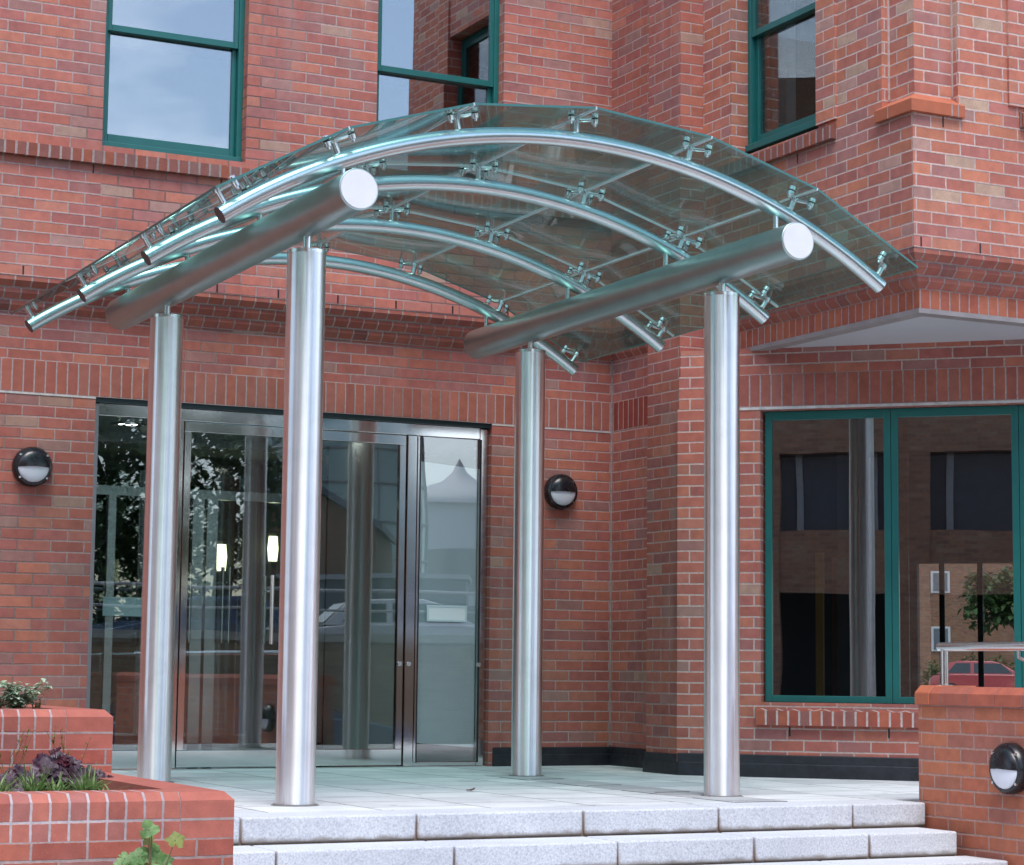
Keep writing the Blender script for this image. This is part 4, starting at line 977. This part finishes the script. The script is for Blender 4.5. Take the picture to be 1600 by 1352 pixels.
def climber(x, y, z, h, label):
    t = thing('green_seedling', label, 'plant', (x, y, z)); ms = MB(); m = MB()
    spots = [(.0, .515, 1.), (.012, .475, .8), (.098, .475, 1.), (.035, .44, .6), (-.085, .405, .8), (-.045, .415, .9), (.0, .41, .9), (.045, .405, 1.), (.085, .39, .7), (-.11, .37, .9), (-.06, .365, 1.), (-.015, .36, 1.1), (.03, .355, 1.), (.075, .345, 1.1), (-.09, .325, 1.), (-.03, .315, 1.1), (.02, .30, 1.), (.08, .29, .9), (-.06, .27, 1.), (.03, .24, 1.), (-.02, .2, 1.), (.06, .2, .9), (.0, .14, .9), (-.06, .15, .8), (.05, .11, .8)]
    for i, (dx, dz, s) in enumerate(spots):
        c = Vector((x + dx, y + rnd.uniform(-.05, .05), z + dz * h)); b0 = Vector((x + dx * .3, y, z + max(0, dz - .2) * h))
        ms.tube([b0, (b0 + c) / 2 + Vector((.006, 0, .006)), c], .0018, 5)
        round_leaf(m, c, (rnd.uniform(-.5, .4), -1, rnd.uniform(.1, .9)), .036 * s, 5 if i % 3 else 3, 1 if rnd.random() < .25 else 0, .1, rnd.uniform(0, 6))
    ms.tube([(x, y, z), (x + .015, y + .01, z + .3 * h), (x + .012, y, z + .50 * h)], [.004, .003, .002], 6)
    m.build('foliage', ['green_leaf', 'yellow_leaf'], t, smooth=70); ms.build('stem', 'stem', t)
climber(-5.455, -6.05, -.455, 1.0, 'bright green leafy seedling growing in front of the front planter')

# ------------------------------------------------------------------ the street that the glass mirrors and the yard beyond
def car(loc, rot, paint, label, L=4.1):
    t = thing('parked_car', label, 'car', loc, 'parked cars'); t.rotation_euler = (0, 0, rot); WL[t.name] = Vector((0, 0, 0))
    k = L / 4.1; W_ = .84
    def section(pts, w0): return [(x * k, z) for x, z in pts]
    body = [(-2.02, .32), (-2.05, .62), (-1.92, .86), (-1.2, .93), (.85, .93), (1.25, .90), (1.95, .74), (2.05, .55), (2.03, .30)]
    m = MB(); ring = lambda yv, sh: [Vector((x * k * sh, yv, z)) for x, z in body]
    m.loft([ring(-W_, .97), ring(-W_ * .93, 1.), ring(W_ * .93, 1.), ring(W_, .97)]); bd = m.build('body', paint, t, smooth=50, bevel=.03)
    cab = [(-1.78, .90), (-1.30, 1.36), (-.9, 1.42), (.1, 1.42), (.42, 1.34), (1.10, .91)]
    m = MB(); rg = lambda yv, ins: [Vector((x * k + (0 if z < 1 else -ins * .1 * math.copysign(1, x)), yv * (1 if z < 1 else .84), z)) for x, z in cab]
    m.loft([rg(-W_ * .95, 0), rg(W_ * .95, 0)]); cb = m.build('cabin', paint, t, smooth=40, bevel=.03)
    m = MB()
    for sg in (-1, 1):
        for xa, xb in ((-1.42, -.62), (-.50, .62)):
            q = [(xa if xa < -1 else xa, .97), (xb + (.18 if xb > 0 else 0), .97), (xb - (.22 if xb > 0 else 0), 1.33), (xa + (.30 if xa < -1 else 0), 1.33)]
            f = [Vector((x * k, sg * (W_ * .95 * (1 - .16 * (z - .91) / .5) + .006), z)) for x, z in q]; m.face(f if sg < 0 else f[::-1])
    for q in ([(.48, 1.33), (1.04, .95)], [(-1.33, 1.33), (-1.74, .95)]):
        sgn = 1 if q[0][0] > 0 else -1
        f = [Vector((x * k + sgn * .012, yv * (W_ * .74 if z > 1.2 else W_ * .88), z + .01)) for (x, z), yv in ((q[0], -1), (q[1], -1), (q[1], 1), (q[0], 1))]; m.face(f)
    m.build('car_window', 'car_glass', t)
    for x in (-1.28, 1.28):
        for sg in (-1, 1):
            m = MB(); m.lathe([(.0, -.09), (.30, -.09), (.31, 0), (.30, .09), (0, .09)], Matrix.Translation((x * k, sg * (W_ - .08), .31)) @ Matrix.Rotation(R_(90), 4, 'X'), 22); wl_ = m.build('wheel', 'tyre', t, smooth=40)
            m = MB(); m.lathe([(0, -.10), (.17, -.10), (.18, 0), (.17, .10), (0, .10)], Matrix.Translation((x * k, sg * (W_ - .08), .31)) @ Matrix.Rotation(R_(90), 4, 'X'), 16); m.build('rim', 'screw', wl_, smooth=40)
    return t
rr = car((43.9, 49.55, -.15), R_(-40), 'car_red', 'small red hatchback seen through the right hand window', 4.3)
m = MB(); m.face([(-20, 8, -.16), (150, 8, -.16), (150, 180, -.16), (-20, 180, -.16)]); structure(m.build('yard_ground', 'yard'))
def leaves_cloud(mb, centre, rad, n, size, squash=.8, clumps=14):
    cs = []
    for _ in range(clumps):
        v = Vector((rnd.gauss(0, 1), rnd.gauss(0, 1), rnd.gauss(0, 1))).normalized() * rad * rnd.uniform(.35, .85); v.z *= squash; cs.append((Vector(centre) + v, rad * rnd.uniform(.25, .45)))
    for _ in range(n):
        c, rr_ = cs[rnd.randrange(clumps)]; v = Vector((rnd.gauss(0, 1), rnd.gauss(0, 1), rnd.gauss(0, 1))).normalized() * rr_ * rnd.uniform(.5, 1.)
        leaf_fan(mb, c + v, (rnd.uniform(-1, 1), rnd.uniform(-1, 1), rnd.uniform(-.6, .6)), size * rnd.uniform(.7, 1.3), size * .6, 0, .2, 0, .1, 2)
def tree(x, y, z0, h, rad, label, n=1500, size=.22, name='street_tree'):
    t = thing(name, label, 'tree', (x, y, z0)); m = MB(); m.tube([(x, y, z0), (x + .06, y, z0 + h * .35), (x - .05, y + .05, z0 + h * .75)], [.03 * h, .022 * h, .008 * h], 9)
    for k in range(5):
        a = k * 1.3; m.tube([(x + .03, y, z0 + h * (.35 + .07 * k)), (x + rad * .4 * math.cos(a), y + rad * .4 * math.sin(a), z0 + h * (.52 + .07 * k)), (x + rad * .75 * math.cos(a), y + rad * .75 * math.sin(a), z0 + h * (.62 + .07 * k))], [.012 * h, .008 * h, .003 * h], 6)
    m.build('trunk', 'bark', t, smooth=50)
    m = MB(); leaves_cloud(m, (x, y, z0 + h * .70), rad, n, size, .95); m.build('crown', 'tree_leaf', t, smooth=70)
tree(51.2, 56.6, -.15, 5.6, 2.2, 'small dark leafy tree beyond the right hand window', 2400, .34)
t = thing('clipped_hedge', 'pale green hedge behind the red car beyond the right hand window', 'hedge', (52.8, 62, -.15))
m = MB()
for k in range(13):
    q = (k - 4) / 4.; leaves_cloud(m, (52.8 + .77 * q * 4.5, 62 - .64 * q * 4.5, .85), 1.1, 330, .22, .9, 9)
m.build('foliage', 'hedge_leaf', t, smooth=70)
def box_T(mb, c, ang, x0, x1, y0, y1, z0, z1, mi=None):
    mb.box(x0, x1, y0, y1, z0, z1, mi, Matrix.Translation(c) @ Matrix.Rotation(ang, 4, 'Z'))
# brick house seen through the building
t = thing('brick_house', 'brown brick house with two small windows seen through the right hand window', 'house', (61.5, 74.5, -.15)); c = Vector((61.5, 74.5, 0)); an = R_(-39.5)
m = MB(); box_T(m, c, an, -4, 8, 0, 5, -.15, 9); m.build('wall', 'far_brick', t)
for z0, z1 in ((1.95, 3.2), (4.9, 6.0)):
    m = MB(); box_T(m, c, an, -.75, .2, -.05, .02, z0, z1); f_ = m.build('window', 'far_pale', t); m = MB(); box_T(m, c, an, -.63, -.32, -.08, -.051, z0 + .1, z1 - .1); box_T(m, c, an, -.22, .08, -.08, -.051, z0 + .1, z1 - .1); m.build('pane', 'far_window', f_)
m = MB(); m.prism([(-4.4, 9.001), (8.3, 9.001), (8.3, 9.3), (2., 13), (-4.4, 9.3)], lambda p, k: Matrix.Translation(c) @ Matrix.Rotation(an, 4, 'Z') @ Vector((p[0], (-.3, 5.3)[k], p[1]))); m.build('roof', 'far_roof', t)
# raised car park with a brick retaining wall, railing and cars
m = MB(); m.face([(-12, -20.3, .62), (60, -20.3, .62), (60, -140, .62), (-12, -140, .62)]); structure(m.build('car_park', 'asphalt'))
t = thing('retaining_wall', 'brown brick retaining wall across the street, mirrored in the entrance glass', 'wall', (16, -20, -.86))
m = MB(); m.box(-8, 60, -20.3, -20, -.86, 1.16); m.build('wall_body', 'retaining_brick', t); m = MB(); m.box(-8, 60, -20.36, -19.94, 1.161, 1.30); m.build('coping', 'stone_cap', t)
t = thing('street_railing', 'pale tubular railing on top of the wall across the street, mirrored in the doors', 'railing', (16, -20.1, 1.3))
m = MB(); m.tube([(-8, -20.1, 2.05), (60, -20.1, 2.05)], .03, 8); m.tube([(-8, -20.1, 1.7), (60, -20.1, 1.7)], .022, 8); m.build('rail', 'far_pale', t)
for k in range(24):
    m = MB(); x = -7.5 + 2.8 * k; m.tube([(x, -20.1, 1.3), (x, -20.1, 2.05)], .028, 8); m.build('post', 'far_pale', t)
car((9.2, -24.0, .62), R_(12), 'car_white', 'white car behind the railing, mirrored in the right door', 4.2)
car((4.9, -24.6, .62), R_(172), 'car_blue', 'dark blue car behind the railing, mirrored in the left door', 4.2)
car((13.6, -24.0, .62), R_(5), 'car_grey', 'silver car behind the railing, mirrored in the right side pane', 4.2)
car((.9, -24.4, .62), R_(5), 'car_grey', 'silver car behind the railing, mirrored in the left side pane', 4.2)
car((1.9, -12.9, -.86), R_(4), 'car_blue', 'dark blue car parked on the low road, mirrored at the foot of the doors', 4.2)
def big_tree(x, y, z0, zc, rad, sq, n, size, label):
    t = thing('street_tree', label, 'tree', (x, y, z0)); m = MB(); m.tube([(x, y, z0), (x + .1, y, zc), (x, y + .1, zc + rad * .6)], [.22, .17, .06], 10)
    for k in range(6): m.tube([(x + .08, y, zc - rad * .35 + .25 * k), (x + rad * .6 * math.cos(k * 2.1), y + rad * .6 * math.sin(k * 2.1), zc + .1 + .3 * k)], [.08, .02], 6)
    m.build('trunk', 'bark', t, smooth=50)
    m = MB(); leaves_cloud(m, (x, y, zc), rad, n, size, sq, 34); m.build('crown', 'tree_leaf', t, smooth=70)
big_tree(4.7, -29.4, .62, 4.3, 3.3, 1.25, 5200, .30, 'large dark street tree mirrored in the left side pane')
big_tree(6.1, -26.2, .62, 3.9, 1.75, 1.35, 3000, .20, 'slim dark street tree mirrored in the left door')
big_tree(.6, -31.0, .62, 5.0, 3.2, 1.2, 3000, .34, 'dark tree at the far left of the car park across the street')
# gabled brick house and slate annex
c = Vector((22.4, -60.4, .62)); an = R_(27 + 180)
t = thing('gabled_house', 'brown brick gabled house mirrored in the right door', 'house', c)
m = MB(); m.prism([(-2.1, 0), (2.1, 0), (2.1, 4.75), (0, 5.95), (-2.1, 4.75)], lambda p, k: Matrix.Translation(c) @ Matrix.Rotation(an, 4, 'Z') @ Vector((p[0], (0, -9)[k], p[1]))); m.build('wall', 'far_brick', t)
m = MB()
for s in (-1, 1): m.prism([(0, 6.0), (0, 6.22), (s * 2.35, 4.86), (s * 2.35, 4.62)], lambda p, k: Matrix.Translation(c) @ Matrix.Rotation(an, 4, 'Z') @ Vector((p[0], (.2, -9.2)[k], p[1])))
m.build('roof', 'far_roof', t)
c2 = Vector((19.6, -50.5, .62)); t = thing('slate_annex', 'low slate clad annex in front of the gabled house, mirrored in the right door', 'building', c2)
m = MB(); box_T(m, c2, an, -3.2, 2.6, -3, 0, 0, 2.9); m.build('wall', 'far_roof', t); m = MB(); box_T(m, c2, an, -3.3, 2.7, -3.1, .1, 2.901, 3.05); m.build('parapet', 'far_pale', t)
# curved glass office
t = thing('glass_office', 'tall glass office with a dark pier mirrored in the right door', 'building', (37, -97, .6))
c = Vector((37.3, -96.3, .6)); an = R_(27 + 180)
m = MB(); N = 18; rings = []
for k in range(13):
    z = k * 2.0; rr_ = 4.9 - 1.6 * (k / 12) ** 2; rings.append([Matrix.Translation(c) @ Matrix.Rotation(an, 4, 'Z') @ Vector((rr_ * math.cos(PI * i / N * 2), rr_ * .7 * math.sin(PI * i / N * 2), z)) for i in range(N)])
m.loft(rings); m.build('facade', 'far_glass', t, smooth=25)
m = MB()
for k in range(1, 12):
    z = k * 2.0; rr_ = 4.94 - 1.6 * (k / 12) ** 2; m.tube([Matrix.Translation(c) @ Matrix.Rotation(an, 4, 'Z') @ Vector((rr_ * math.cos(PI * i / N * 2), rr_ * .7 * math.sin(PI * i / N * 2), z)) for i in range(N + 1)], .10, 5)
for i in range(N):
    m.tube([Matrix.Translation(c) @ Matrix.Rotation(an, 4, 'Z') @ Vector(((4.93 - 1.6 * (k / 12) ** 2) * math.cos(PI * i / N * 2), (4.93 - 1.6 * (k / 12) ** 2) * .7 * math.sin(PI * i / N * 2), k * 2.0)) for k in range(13)], .07, 5)
m.build('mullion_grid', 'far_metal', t)
m = MB(); m.tube([Matrix.Translation(c) @ Matrix.Rotation(an, 4, 'Z') @ Vector((.3, 3.5 - 1.1 * (k / 12) ** 2, k * 2.0)) for k in range(13)], .42, 12); m.build('pier', 'far_metal', t, smooth=40)
# white rotunda
c = Vector((56.6, -121.5, .6)); t = thing('white_rotunda', 'white round building with a pointed roof mirrored in the right side pane', 'building', c)
m = MB(); m.lathe([(5.0, 0), (5.0, 11.4), (0, 11.4)], Matrix.Translation(c), 36); m.build('wall', 'far_white', t, smooth=30)
m = MB(); m.lathe([(5.5, 11.3), (5.4, 11.7), (3.0, 12.5), (1.3, 13.1), (.5, 13.8), (0, 14.8)], Matrix.Translation(c), 36); m.build('roof', 'far_pale', t, smooth=60)
for z0, z1 in ((2.0, 4.4), (5.4, 8.2)):
    m = MB(); m.lathe([(5.04, z0), (5.04, z1)], Matrix.Translation(c), 36); m.build('window_band', 'far_window', t, smooth=30)
# brick office across the forecourt, mirrored in the big window
ax = Vector((.79, .61, 0)).normalized(); an = math.atan2(ax.y, ax.x) - PI / 2
M['block_brick'] = brick_mat('block_brick', m_light=(.46, .36, .28), m_dark=(.40, .3, .25), pal=[(0, (.50, .25, .16)), (.3, (.56, .28, .17)), (.6, (.44, .22, .15)), (.8, (.54, .32, .21))], v0=0., stain=.1)  # brick tones raised to stand in for sun this face turns away from
c = Vector((-17.6, -16.6, -.86)); t = thing('brick_block', 'brown brick block with ribbon windows, mirrored in the big corner window', 'building', c)
def fb(mb, x0, x1, y0, y1, z0, z1): box_T(mb, c, an + PI, x0, x1, y0, y1, z0, z1)
m = MB(); fb(m, -14, 14, 0, .35, 2.95, 4.05); fb(m, -14, 14, 0, .35, 5.40, 13.)
for k in range(-5, 6): fb(m, k * 2.6 - .32, k * 2.6 + .32, -.06, .35, -.0, 5.40)
m.build('wall', 'block_brick', t)
m = MB(); fb(m, -14, 14, .30, .34, 4.05, 5.40); m.build('window', 'far_window', t)
m = MB()
for k in range(-10, 11): fb(m, k * 1.3 + .58, k * 1.3 + .70, .24, .30, 4.05, 5.40)
m.build('window_frame', 'far_pale', t)
m = MB(); fb(m, -14, 14, 3.5, 8, 0, 13.); fb(m, -14, 14, .36, 8, 13., 13.1); m.build('undercroft', 'dark_room', t)
